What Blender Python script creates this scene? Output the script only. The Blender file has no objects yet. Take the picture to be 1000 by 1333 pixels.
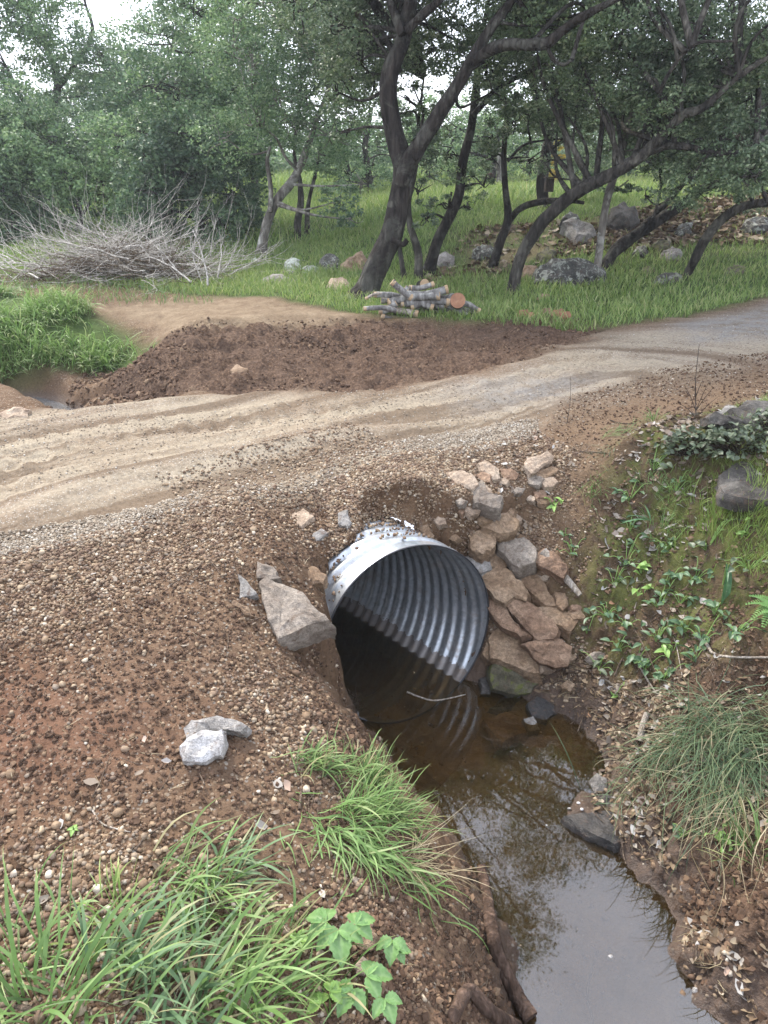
import bpy, bmesh, math, random
import numpy as np
from mathutils import Vector, Matrix, Euler, noise as mnoise
random.seed(7); RNG = np.random.default_rng(7)
S = bpy.context.scene; COL = S.collection
PI = math.pi; R_ = math.radians
# ------------------------------------------------------------ camera, world, sun, exposure
CAMH, PITCH, FPX = 2.35, R_(24.6), 950.0          # camera height over the water; focal length in px of the 1000 px wide photo
cam = bpy.data.objects.new('camera', bpy.data.cameras.new('camera')); COL.objects.link(cam)
cam.location = (0, 0, CAMH); cam.rotation_euler = (PI/2 - PITCH, 0, 0)
cam.data.sensor_fit = 'HORIZONTAL'; cam.data.sensor_width = 36; cam.data.lens = 36*FPX/1000
cam.data.clip_start = .05; cam.data.clip_end = 2000
S.camera = cam
S.view_settings.view_transform = 'Standard'; S.view_settings.look = 'None'
S.view_settings.gamma = 1; S.view_settings.exposure = 1.6
SUN_EL, SUN_AZ = R_(48), R_(-35)                  # soft light from high, left and ahead
w = bpy.data.worlds.new('World'); S.world = w; w.use_nodes = True
nt = w.node_tree; nt.nodes.clear()
out = nt.nodes.new('ShaderNodeOutputWorld'); bg = nt.nodes.new('ShaderNodeBackground')
sky = nt.nodes.new('ShaderNodeTexSky'); sky.sky_type = 'NISHITA'; sky.sun_disc = False
sky.sun_elevation = SUN_EL; sky.sun_rotation = SUN_AZ; sky.air_density = 1.2; sky.dust_density = 3.0; sky.ozone_density = 1.5
tc = nt.nodes.new('ShaderNodeTexCoord'); mp = nt.nodes.new('ShaderNodeMapping'); mp.inputs['Scale'].default_value = (1, 1, 1.9)
cn = nt.nodes.new('ShaderNodeTexNoise'); cn.inputs['Scale'].default_value = 2.1; cn.inputs['Detail'].default_value = 7; cn.inputs['Roughness'].default_value = .58
cr = nt.nodes.new('ShaderNodeValToRGB'); cr.color_ramp.elements[0].position = .36; cr.color_ramp.elements[1].position = .66
cr.color_ramp.elements[0].color = (.48, .48, .48, 1); cr.color_ramp.elements[1].color = (1, 1, 1, 1)
mx = nt.nodes.new('ShaderNodeMixRGB'); mx.inputs[2].default_value = (10., 10.6, 12.3, 1)       # the high cloud sheet
nt.links.new(tc.outputs['Generated'], mp.inputs[0]); nt.links.new(mp.outputs[0], cn.inputs['Vector'])
nt.links.new(cn.outputs['Fac'], cr.inputs[0]); nt.links.new(cr.outputs[0], mx.inputs[0])
nt.links.new(sky.outputs[0], mx.inputs[1]); nt.links.new(mx.outputs[0], bg.inputs['Color'])
bg.inputs['Strength'].default_value = .095
nt.links.new(bg.outputs[0], out.inputs['Surface'])
sl = bpy.data.lights.new('sun', 'SUN'); sl.energy = 2.3; sl.angle = R_(10); sl.color = (1, .93, .83)
sun = bpy.data.objects.new('sun', sl); COL.objects.link(sun)
sd = Vector((math.sin(SUN_AZ)*math.cos(SUN_EL), math.cos(SUN_AZ)*math.cos(SUN_EL), math.sin(SUN_EL)))
sun.rotation_euler = sd.to_track_quat('Z', 'Y').to_euler(); sun.location = sd*50
S.cycles.max_bounces = 7; S.cycles.diffuse_bounces = 3; S.cycles.glossy_bounces = 4; S.cycles.transparent_max_bounces = 12
S.cycles.caustics_reflective = False; S.cycles.caustics_refractive = False

# ------------------------------------------------------------ helpers: projection, noise, meshes, tags
CP, SP = math.cos(PITCH), math.sin(PITCH)
def ray(px, py):
    u = (np.asarray(px, float)-500)/FPX; v = (666.5-np.asarray(py, float))/FPX
    return np.stack([u, CP+v*SP, -SP+v*CP], -1)
def pz(px, py, z):                                # the point of a line of sight at height z
    d = ray(px, py); t = (z-CAMH)/d[..., 2]
    return np.stack([d[..., 0]*t, d[..., 1]*t, np.broadcast_to(z, t.shape)], -1)
def py_(px, py, Y):                               # ... at distance Y
    d = ray(px, py); t = Y/d[..., 1]
    return np.array([0, 0, CAMH])+d*t[..., None] if d.ndim > 1 else np.array([0, 0, CAMH])+d*t
def _h(ix, iy, iz, s):
    n = (ix*73856093) ^ (iy*19349663) ^ (iz*83492791) ^ (s*2654435761 & 0x7fffffff)
    n = (n ^ (n >> 13))*1274126177 & 0x7fffffff; n = (n ^ (n >> 16))*668265263 & 0x7fffffff
    return (n & 0xffffff)/float(0xffffff)
def vn(x, y, z=0., s=0):                          # value noise in -1..1
    x = np.asarray(x, float); y = np.asarray(y, float); z = np.zeros_like(x)+z
    fx, fy, fz = np.floor(x), np.floor(y), np.floor(z)
    ix, iy, iz = fx.astype(np.int64), fy.astype(np.int64), fz.astype(np.int64)
    ax, ay, az = x-fx, y-fy, z-fz
    ax, ay, az = ax*ax*(3-2*ax), ay*ay*(3-2*ay), az*az*(3-2*az)
    r = 0
    zs = (0,) if not np.any(az) else (0, 1)
    for dz in zs:
        for dy in (0, 1):
            for dx in (0, 1):
                wz = (az if dz else 1-az)
                r = r+_h(ix+dx, iy+dy, iz+dz, s)*(ax if dx else 1-ax)*(ay if dy else 1-ay)*wz
    return r*2-1
def fbm(x, y, z=0., s=0, o=4, g=.5):
    r = 0; a = 1; t = 0
    for k in range(o):
        r = r+a*vn(x*2**k+17.3*k, y*2**k-9.1*k, z*2.**k, s+k); t += a; a *= g
    return r/t
def sstep(a, b, x):
    t = np.clip((x-a)/(b-a), 0, 1); return t*t*(3-2*t)
def smin(a, b, k):
    h = np.clip(.5+.5*(b-a)/k, 0, 1); return b*(1-h)+a*h-k*h*(1-h)
def sdf(x, y, poly):                              # signed distance to a polygon, negative inside
    d = np.full(x.shape, 1e18); ins = np.zeros(x.shape, bool); P = np.asarray(poly)[:, :2]
    for i in range(len(P)):
        a, b = P[i], P[(i+1) % len(P)]; ex, ey = b-a
        wx, wy = x-a[0], y-a[1]; t = np.clip((wx*ex+wy*ey)/(ex*ex+ey*ey+1e-12), 0, 1)
        d = np.minimum(d, (wx-ex*t)**2+(wy-ey*t)**2)
        c = ((a[1] > y) != (b[1] > y)) & (x < (b[0]-a[0])*(y-a[1])/((b[1]-a[1])+1e-12)+a[0]); ins ^= c
    d = np.sqrt(d); return np.where(ins, -d, d)
def linedist(x, y, P):
    d = np.full(x.shape, 1e18); al = np.zeros(x.shape); acc = 0
    P = np.asarray(P)[:, :2]
    for i in range(len(P)-1):
        a, b = P[i], P[i+1]; e = b-a; L = np.hypot(*e)
        t = np.clip(((x-a[0])*e[0]+(y-a[1])*e[1])/(L*L), 0, 1)
        q = (x-a[0]-e[0]*t)**2+(y-a[1]-e[1]*t)**2; m = q < d
        d = np.where(m, q, d); al = np.where(m, acc+t*L, al); acc += L
    return np.sqrt(d), al

def mesh_np(name, V, F, mat=None, smooth=True, attrs=None, parent=None):
    """V (n,3); F an (m,k) array or a list of such arrays -> ONE linked mesh object"""
    me = bpy.data.meshes.new(name); V = np.ascontiguousarray(V, np.float32)
    Fs = [np.asarray(f, np.int32) for f in (F if isinstance(F, list) else [F]) if len(f)]
    li = np.concatenate([f.ravel() for f in Fs]); ks = np.concatenate([np.full(len(f), f.shape[1], np.int32) for f in Fs])
    st = np.concatenate([[0], np.cumsum(ks)[:-1]]).astype(np.int32)
    me.vertices.add(len(V)); me.vertices.foreach_set('co', V.ravel())
    me.loops.add(len(li)); me.loops.foreach_set('vertex_index', li)
    me.polygons.add(len(ks)); me.polygons.foreach_set('loop_start', st)
    me.polygons.foreach_set('use_smooth', np.full(len(ks), smooth, bool))
    if attrs:
        for k, a in attrs.items():
            a = np.asarray(a, np.float32)
            if a.ndim == 1:
                at = me.attributes.new(k, 'FLOAT', 'POINT'); at.data.foreach_set('value', a)
            else:
                if a.shape[1] == 3: a = np.concatenate([a, np.ones((len(a), 1), np.float32)], 1)
                at = me.attributes.new(k, 'FLOAT_COLOR', 'POINT'); at.data.foreach_set('color', a.ravel())
    me.update(calc_edges=True)
    if mat: me.materials.append(mat)
    o = bpy.data.objects.new(name, me); COL.objects.link(o)
    if parent: o.parent = parent
    return o
def tag(o, label=None, cat=None, group=None, kind=None):
    if label: o['label'] = label
    if cat: o['category'] = cat
    if group: o['group'] = group
    if kind: o['kind'] = kind
    return o
def thing(name, loc, label, cat, group=None):
    o = bpy.data.objects.new(name, None); COL.objects.link(o); o.location = [float(c) for c in loc]; o.empty_display_size = .1
    bpy.context.view_layer.update()
    return tag(o, label, cat, group)
class Acc:                                        # gathers vertex / face arrays
    def __init__(s): s.V = []; s.F = {}; s.n = 0; s.A = []
    def add(s, V, F, a=None):
        V = np.asarray(V, float).reshape(-1, 3); F = np.asarray(F)
        s.V.append(V); s.F.setdefault(F.shape[1], []).append(F+s.n); s.n += len(V)
        s.A.append(np.full(len(V), .5) if a is None else np.broadcast_to(a, (len(V),)))
    def build(s, name, mat, parent=None, smooth=True, off=(0, 0, 0)):
        V = np.concatenate(s.V)-np.asarray(off, float)
        return mesh_np(name, V, [np.concatenate(f) for f in s.F.values()], mat, smooth, {'tint': np.concatenate(s.A)}, parent)
def frames(P):
    P = np.asarray(P, float); T = np.gradient(P, axis=0); T /= np.linalg.norm(T, axis=1)[:, None]+1e-12
    N = []; r = np.array([0, 0, 1.]) if abs(T[0, 2]) < .9 else np.array([1., 0, 0])
    n = np.cross(T[0], r); n /= np.linalg.norm(n)
    for t in T:
        n = n-t*np.dot(n, t); n /= np.linalg.norm(n)+1e-12; N.append(n)
    N = np.array(N); return T, N, np.cross(T, N)
def catmull(P, n):
    P = np.asarray(P, float); Q = np.concatenate([[2*P[0]-P[1]], P, [2*P[-1]-P[-2]]]); out_ = []
    for i in range(1, len(Q)-2):
        t = np.linspace(0, 1, n, endpoint=False)[:, None]; a, b, c, d = Q[i-1], Q[i], Q[i+1], Q[i+2]
        out_.append(.5*((2*b)+(c-a)*t+(2*a-5*b+4*c-d)*t**2+(3*b-a-3*c+d)*t**3))
    return np.concatenate(out_+[P[-1:]])
def tube(acc, P, r, k=6, rough=0., cap=True, tint=None, nscale=9.):
    P = np.asarray(P, float); m = len(P); r = np.broadcast_to(np.asarray(r, float), (m,))
    T, N, B = frames(P); a = np.linspace(0, 2*PI, k, endpoint=False)
    rr = r[:, None]*np.ones(k)
    D = np.cos(a)[None, :, None]*N[:, None]+np.sin(a)[None, :, None]*B[:, None]
    if rough:
        Q = P[:, None]+D*rr[..., None]
        rr = rr*(1+rough*fbm(Q[..., 0]*nscale, Q[..., 1]*nscale, Q[..., 2]*nscale*.5, 3, 3))
    V = (P[:, None]+D*rr[..., None]).reshape(-1, 3)
    i = np.arange(m-1)[:, None]*k; j = np.arange(k)[None]; j2 = (j+1) % k
    F = np.stack([i+j, i+j2, i+k+j2, i+k+j], -1).reshape(-1, 4)
    acc.add(V, F, tint)
    if cap:
        for e, s in ((0, 1), (m-1, -1)):
            c = acc.n; V2 = np.concatenate([V[e*k:(e+1)*k], P[e:e+1]]); jj = np.arange(k)
            f = np.stack([jj, np.full(k, k), (jj+1) % k], -1)
            acc.add(V2, f if s > 0 else f[:, ::-1], tint)

# ------------------------------------------------------------ helpers: materials
def mat(name, rough=.8, spec=.3, metal=0.):
    m = bpy.data.materials.new(name); m.use_nodes = True; t = m.node_tree; b = t.nodes['Principled BSDF']
    b.inputs['Roughness'].default_value = rough; b.inputs['Metallic'].default_value = metal
    b.inputs['Specular IOR Level'].default_value = spec
    return m, t, b
def N(t, k, **kw):
    n = t.nodes.new(k)
    for a, v in kw.items():
        if a.startswith('_'): setattr(n, a[1:], v)
        else: n.inputs[a.replace('_', ' ')].default_value = v
    return n
def L(t, a, b): t.links.new(a, b)
def coords(t, obj=False):
    if obj: return N(t, 'ShaderNodeTexCoord').outputs['Object']
    return N(t, 'ShaderNodeNewGeometry').outputs['Position']
def noise(t, scale, detail=5, rough=.55, vec=None, dist=0.):
    n = N(t, 'ShaderNodeTexNoise', Scale=scale, Detail=detail, Roughness=rough, Distortion=dist)
    if vec is not None: L(t, vec, n.inputs['Vector'])
    return n.outputs['Fac']
def ramp(t, fac, stops, interp='LINEAR'):
    r = N(t, 'ShaderNodeValToRGB'); e = r.color_ramp.elements; r.color_ramp.interpolation = interp
    while len(e) < len(stops): e.new(.5)
    for q, (p, c) in zip(e, stops): q.position = p; q.color = (*c, 1) if len(c) == 3 else c
    L(t, fac, r.inputs[0]); return r.outputs[0]
def mixc(t, f, a, b, mode='MIX'):
    m = N(t, 'ShaderNodeMixRGB', _blend_type=mode)
    for s, v in ((0, f), (1, a), (2, b)):
        if hasattr(v, 'is_output'): L(t, v, m.inputs[s])
        elif s == 0: m.inputs[0].default_value = v
        else: m.inputs[s].default_value = (*v, 1)
    return m.outputs[0]
def mth(t, op, a, b=None, clamp=False):
    m = N(t, 'ShaderNodeMath', _operation=op, _use_clamp=clamp)
    for s, v in ((0, a), (1, b)):
        if v is None: continue
        if hasattr(v, 'is_output'): L(t, v, m.inputs[s])
        else: m.inputs[s].default_value = v
    return m.outputs[0]
def bump(t, b, h, strength=.5, dist=.01, prev=None):
    n = N(t, 'ShaderNodeBump', Strength=strength, Distance=dist); L(t, h, n.inputs['Height'])
    if prev is not None: L(t, prev, n.inputs['Normal'])
    L(t, n.outputs[0], b.inputs['Normal']); return n.outputs[0]
def island(t): return N(t, 'ShaderNodeNewGeometry').outputs['Random Per Island']
def attr(t, name, o='Fac'): return N(t, 'ShaderNodeAttribute', _attribute_name=name).outputs[o]

def leafmat(name, stops, rough=.5, trans=.25, patch=.0, pscale=1.):
    """leaf colour drawn per leaf from stops; thin leaves let a little light through"""
    m, t, b = mat(name, rough, .35)
    c = ramp(t, island(t), stops)
    if patch:
        n = noise(t, pscale, 3, .5, coords(t)); c = mixc(t, ramp(t, n, [(.35, (0,)*3), (.65, (1,)*3)]), c, mixc(t, 1., c, (1+patch, 1+patch, 1+patch*.4), 'MULTIPLY'))
    L(t, c, b.inputs['Base Color'])
    if trans:
        tr = N(t, 'ShaderNodeBsdfTranslucent'); L(t, c, tr.inputs['Color']); ms = N(t, 'ShaderNodeMixShader', Fac=trans)
        L(t, b.outputs[0], ms.inputs[1]); L(t, tr.outputs[0], ms.inputs[2]); L(t, ms.outputs[0], t.nodes['Material Output'].inputs['Surface'])
    return m
def rockmat(name, c1, c2, c3, lichen=None, rough=.85, wet=False):
    m, t, b = mat(name, .35 if wet else rough, .5 if wet else .25); p = coords(t)
    n1 = noise(t, 7, 6, .65, p, .4); n2 = noise(t, 60, 5, .7, p); n3 = noise(t, 260, 3, .6, p)
    c = ramp(t, n1, [(.32, c1), (.5, c2), (.68, c3)])
    c = mixc(t, 1., c, ramp(t, n2, [(.3, (.6,)*3), (.5, (1,)*3), (.7, (1.45,)*3)]), 'MULTIPLY')
    c = mixc(t, 1., c, ramp(t, n3, [(.32, (.75,)*3), (.5, (1,)*3), (.68, (1.3,)*3)]), 'MULTIPLY')
    c = mixc(t, ramp(t, noise(t, 13, 6, .75, p, 1.2), [(.55, (0,)*3), (.66, (.75,)*3)]), c, (.12, .075, .050))      # smears of dried mud
    if lichen: c = mixc(t, ramp(t, noise(t, 14, 6, .7, p, 1.), [(.52, (0,)*3), (.58, (1,)*3)]), c, lichen)
    L(t, c, b.inputs['Base Color'])
    h = mth(t, 'ADD', mth(t, 'MULTIPLY', n2, 1.), mth(t, 'MULTIPLY', n3, .4))
    bump(t, b, h, 1., .012); return m
def barkmat(name, c1, c2, c3=None, scale=14, depth=.03):
    m, t, b = mat(name, .9, .15); mpn = N(t, 'ShaderNodeMapping'); mpn.inputs['Scale'].default_value = (1, 1, .22)
    L(t, coords(t), mpn.inputs[0]); v = N(t, 'ShaderNodeTexVoronoi', Scale=scale, Randomness=1., _feature='F1')
    nn = noise(t, scale*.8, 5, .65, mpn.outputs[0], .6)
    vm = N(t, 'ShaderNodeVectorMath', _operation='ADD'); L(t, mpn.outputs[0], vm.inputs[0])
    q = N(t, 'ShaderNodeTexNoise', Scale=scale*.7, Detail=3.); L(t, mpn.outputs[0], q.inputs['Vector'])
    sc = N(t, 'ShaderNodeVectorMath', _operation='SCALE'); sc.inputs['Scale'].default_value = .12; L(t, q.outputs['Color'], sc.inputs[0]); L(t, sc.outputs[0], vm.inputs[1])
    L(t, vm.outputs[0], v.inputs['Vector'])
    c = ramp(t, nn, [(.4, c1), (.66, c2)])
    if c3: c = mixc(t, ramp(t, noise(t, 3.5, 5, .7, coords(t), .5), [(.5, (0,)*3), (.6, (.85,)*3)]), c, c3)
    c = mixc(t, 1., c, ramp(t, v.outputs['Distance'], [(.1, (1.25,)*3), (.7, (.6,)*3)]), 'MULTIPLY')
    L(t, c, b.inputs['Base Color']); h = mth(t, 'SUBTRACT', nn, v.outputs['Distance'])
    bump(t, b, h, 1., depth); return m

# ------------------------------------------------------------ the pipe's geometry (used by the terrain too)
PR, PTH, PLEN = .457, R_(41.6), 3.1
PC = np.array([.132, 2.92, .363]); PN = np.array([math.cos(PTH), math.sin(PTH), 0]); PA = np.array([-math.sin(PTH), math.cos(PTH), 0])
def pipe_sl(x, y): return (x-PC[0])*PA[0]+(y-PC[1])*PA[1], (x-PC[0])*PN[0]+(y-PC[1])*PN[1]

# ------------------------------------------------------------ the lie of the land: spot heights (line of sight, height over the water)
SPOT = [(-100,1333,.72),(0,1333,.74),(250,1333,.72),(420,1333,.64),(0,1150,.77),(250,1100,.76),(400,1150,.67),(0,1000,.8),(200,1000,.79),(350,1000,.72),
(0,850,.85),(200,850,.86),(330,860,.8),(390,840,.72),(0,720,.94),(250,720,.93),(400,720,.9),(500,1250,.58),(560,1333,.5),(520,1150,.53),(470,1080,.6),(430,1000,.66),(400,930,.7),
(600,1200,.33),(630,1300,.3),(470,680,.85),(560,690,.82),(600,712,.74),(440,760,.72),(425,780,.64),(0,640,.97),(200,620,.97),(400,600,.98),(0,560,.96),(200,530,.95),
(560,560,.99),(520,640,.95),(600,600,.95),(700,560,1.0),(600,510,1.0),(750,480,1.03),(850,450,1.06),(1000,400,1.16),(1000,470,1.13),(900,430,1.11),(1100,380,1.25),(1150,480,1.22),
(700,620,.9),(760,600,.98),(790,640,.98),(720,700,.65),(700,740,.55),(640,700,.75),(650,680,.78),(600,620,.93),(640,760,.6),(660,800,.4),(680,860,.2),(640,880,.08),(760,780,.5),
(800,640,1.0),(850,560,1.08),(900,620,1.05),(960,560,1.17),(1000,600,1.13),(850,680,.97),(950,690,1.0),(1040,720,1.03),(850,740,.78),(830,800,.6),(950,780,.78),(900,860,.5),(1000,850,.62),(1050,900,.6),
(900,900,.42),(900,1000,.3),(1000,1000,.42),(1000,1150,.36),(950,1150,.26),(800,1000,.08),(830,1050,.12),(880,1120,.16),(920,1230,.12),(1000,1290,.16),(1100,1200,.5),(800,900,.2),(740,900,.1),
(60,530,.93),(150,518,.94),(300,512,.95),(0,545,.93),(20,500,.75),(-80,500,.8),(300,430,1.03),(450,430,1.03),(600,430,1.03),(250,470,.95),(400,490,.97),(550,470,1.0),(680,430,1.06),
(230,425,1.04),(190,450,.9),(185,480,.62),(100,480,.55),(0,470,.7),(100,440,.8),(0,430,.92),(100,400,.98),(150,390,1.0),(0,380,1.0),(250,400,1.0),(300,370,1.05),(400,340,1.15),
(480,380,1.07),(570,350,1.17),(700,370,1.13),(850,350,1.28),(1000,335,1.42),(420,280,1.62),(560,300,1.6),(700,270,1.9),(850,270,1.92),(1000,280,1.85),(700,245,2.1),(900,245,2.12),(450,250,2.0),(0,320,1.1),(200,320,1.15),(330,330,1.15),(1150,330,1.5)]
_sp = np.array(SPOT, float); _P = pz(_sp[:, 0], _sp[:, 1], _sp[:, 2])
_W = np.array([(0,0,.7),(-1,0,.76),(-2.5,.5,.85),(1,-.6,.7),(-.5,-2,.75),(2.2,.8,.7),(2,-2,.8),(-3,-3,.9),(4,-3,1.1),(4,2,1.25),(-6,2,.95),(0,40,2.7),(20,40,3.2),(-20,40,1.8),(40,20,3.),(-20,15,1.),(-12,9,.9),(-60,30,2.),(0,150,6),(-120,120,6),(120,120,8),(0,-15,1),(-20,-8,1),(20,-8,1.5)], float)
_P = np.concatenate([_P, _W])
def _wc(x, y):
    w_ = np.abs(y)+1.6; return x/w_*1.6, np.sign(y)*np.log(np.abs(y)+1.)*1.0
def _tps():
    a, b = _wc(_P[:, 0], _P[:, 1]); n = len(a)
    r2 = (a[:, None]-a)**2+(b[:, None]-b)**2; K = .5*r2*np.log(r2+1e-12)
    A = np.zeros((n+3, n+3)); A[:n, :n] = K+np.eye(n)*.0015; Q = np.stack([np.ones(n), a, b], 1); A[:n, n:] = Q; A[n:, :n] = Q.T
    return a, b, np.linalg.solve(A, np.concatenate([_P[:, 2], np.zeros(3)]))
_TA, _TB, _TW = _tps()
def base_h(x, y):
    s = x.shape; a, b = _wc(x.ravel(), y.ravel()); r = np.empty(len(a)); n = len(_TA)
    for i in range(0, len(a), 40000):
        aa, bb = a[i:i+40000, None], b[i:i+40000, None]; r2 = (aa-_TA)**2+(bb-_TB)**2
        r[i:i+40000] = (.5*r2*np.log(r2+1e-12))@_TW[:n]+_TW[n]+_TW[n+1]*aa[:, 0]+_TW[n+2]*bb[:, 0]
    return np.clip(r, .02, 9).reshape(s)
def pxy(L_, z=0.): a = np.array(L_, float); return pz(a[:, 0], a[:, 1], z)[:, :2]
_le = pxy([(453,932),(500,988),(545,1045),(592,1095),(625,1140),(645,1190),(662,1240),(672,1290),(684,1345),(700,1450)])
_re = pxy([(632,893),(680,908),(735,932),(768,960),(772,1010),(742,1060),(785,1095),(845,1150),(885,1200),(876,1250),(905,1300),(960,1340),(1010,1420)])
_in = np.array([PC[:2]+PA[:2]*.14-PN[:2]*.27])
CHAN = np.concatenate([_in, _le, [[.5, .1], [.4, -3], [1.9, -3], [1.5, .3]], _re[::-1], [PC[:2]+PA[:2]*.14+PN[:2]*.25]])
GULLY = np.array([[-2.0, 5.35], [-2.45, 5.9], [-3.0, 6.6], [-3.5, 7.0], [-5.2, 7.35], [-9, 7.6]])

def zone(L_, z=.97):                              # an outline on the ground, given by lines of sight meeting height z
    a = np.array(L_, float); zz = a[:, 2] if a.shape[1] > 2 else z; return pz(a[:, 0], a[:, 1], zz)[:, :2]
Z_ROAD = zone([(-900,960,.93),(-120,770,.95),(0,716,.94),(150,700,.94),(300,665,.95),(430,622,.97),(560,592,.98),(680,562,1.),(800,535,1.03),(900,512,1.08),(1000,478,1.12),(1200,430,1.2),(1200,372,1.25),(1000,394,1.17),(900,413,1.13),
    (800,432,1.09),(700,464,1.04),(600,492,1.),(500,508,.98),(300,514,.95),(150,519,.94),(0,545,.93),(-120,565,.93),(-900,640,.93)])
Z_CLOD = zone([(120,512,.6),(190,440,.95),(235,418,1.03),(420,412,1.04),(600,414,1.05),(740,403,1.08),(790,424,1.08),(700,462,1.04),(590,488,1.),(480,506,.98),(300,512,.95),(150,520,.7)])
Z_PATH = zone([(90,396,1.),(250,388,1.02),(330,392,1.03),(480,410,1.04),(420,418,1.04),(230,424,1.03),(190,408,1.)])
Z_GR = [zone(q) for q in (
    [(-400,400,1.),(0,385,1.),(110,398,1.),(200,425,1.),(150,445,.86),(135,478,.6),(60,492,.5),(-60,480,.6),(-400,470,.7)],
    [(-900,345,1.1),(0,340,1.1),(270,385,1.03),(340,388,1.04),(470,408,1.05),(640,412,1.06),(800,420,1.1),(900,405,1.14),(1000,386,1.18),(1300,350,1.3)])]
Z_GR[1] = np.concatenate([Z_GR[1], [[60, 12], [200, 60], [300, 500], [-300, 500], [-200, 60], [-60, 14]]])
Z_LITT = zone([(545,372,1.16),(600,345,1.25),(640,350,1.25),(780,330,1.4),(1000,322,1.5),(1400,300,1.8),(1400,262,2.),(1000,268,1.9),(860,280,1.8),(760,300,1.6),(620,300,1.6),(560,330,1.4)])
Z_RED = zone([(690,600,.98),(730,520,1.03),(850,480,1.09),(1000,455,1.14),(1150,440,1.2),(1150,520,1.2),(900,540,1.1),(830,590,1.05),(790,650,1.0),(740,700,.7),(715,660,.78)])
Z_BANK = zone([(800,590,1.05),(860,550,1.1),(1000,520,1.18),(1300,520,1.3),(1700,800,1.2),(2000,1300,1.),(1250,1400,.7),(1080,950,.62),(1000,830,.66),(860,800,.6),(810,720,.85),(790,650,1.)])
Z_RUST = zone([(-200,840,.85),(60,870,.85),(180,900,.84),(260,960,.8),(160,1010,.79),(0,1080,.78),(-200,1060,.78)])
Z_GREY = [zone([(620,498,1.),(700,486,1.02),(765,488,1.03),(740,520,1.02),(640,526,1.)]), zone([(880,425,1.1),(1000,397,1.17),(1200,372,1.25),(1200,425,1.2),(1000,446,1.13),(900,446,1.1)])]
Z_HOLL = zone([(640,890,.1),(745,770,.5),(800,790,.6),(860,805,.6),(1000,835,.66),(1200,850,.7),(1200,1450,.5),(960,1345,.1),(880,1240,.05),(880,1180,.05),(780,1080,.02),(775,1000,.02),(740,925,.02)])
RUT = [zone(q) for q in ([(-100,642),(60,590),(200,556),(420,536),(600,516),(760,478)], [(-100,668),(60,612),(230,574),(430,548),(640,526),(800,486)], [(-100,726),(80,672),(250,628),(430,588),(620,550),(800,506)],
    [(-100,600),(60,566),(200,542),(400,524),(560,506)])]
def warp(x, y, s, f, a): return x+a*vn(x*f, y*f, 0, s), y+a*vn(x*f, y*f, 0, s+1)

def masks(x, y):
    wx, wy = warp(x, y, 50, 2.2, .10); wx, wy = warp(wx, wy, 60, 9, .03)
    sc = .06+.02*np.abs(y)
    def m(P, k=1.): return sstep(1, -1, sdf(wx, wy, P)/(sc*k))
    road = m(Z_ROAD, 1.6); clod = m(Z_CLOD)*(1-road); path = m(Z_PATH)
    grass = np.maximum(m(Z_GR[0]), m(Z_GR[1]))*(1-road)*(1-clod)*(1-path)
    return dict(road=road, clod=clod, path=path, grass=grass, litter=m(Z_LITT, 3)*(1-road), red=m(Z_RED, 1.6)*(1-.7*road), bank=m(Z_BANK, 1.4), rust=m(Z_RUST, 4), grey=np.maximum(m(Z_GREY[0], 3), m(Z_GREY[1], 1.5)))

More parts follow.
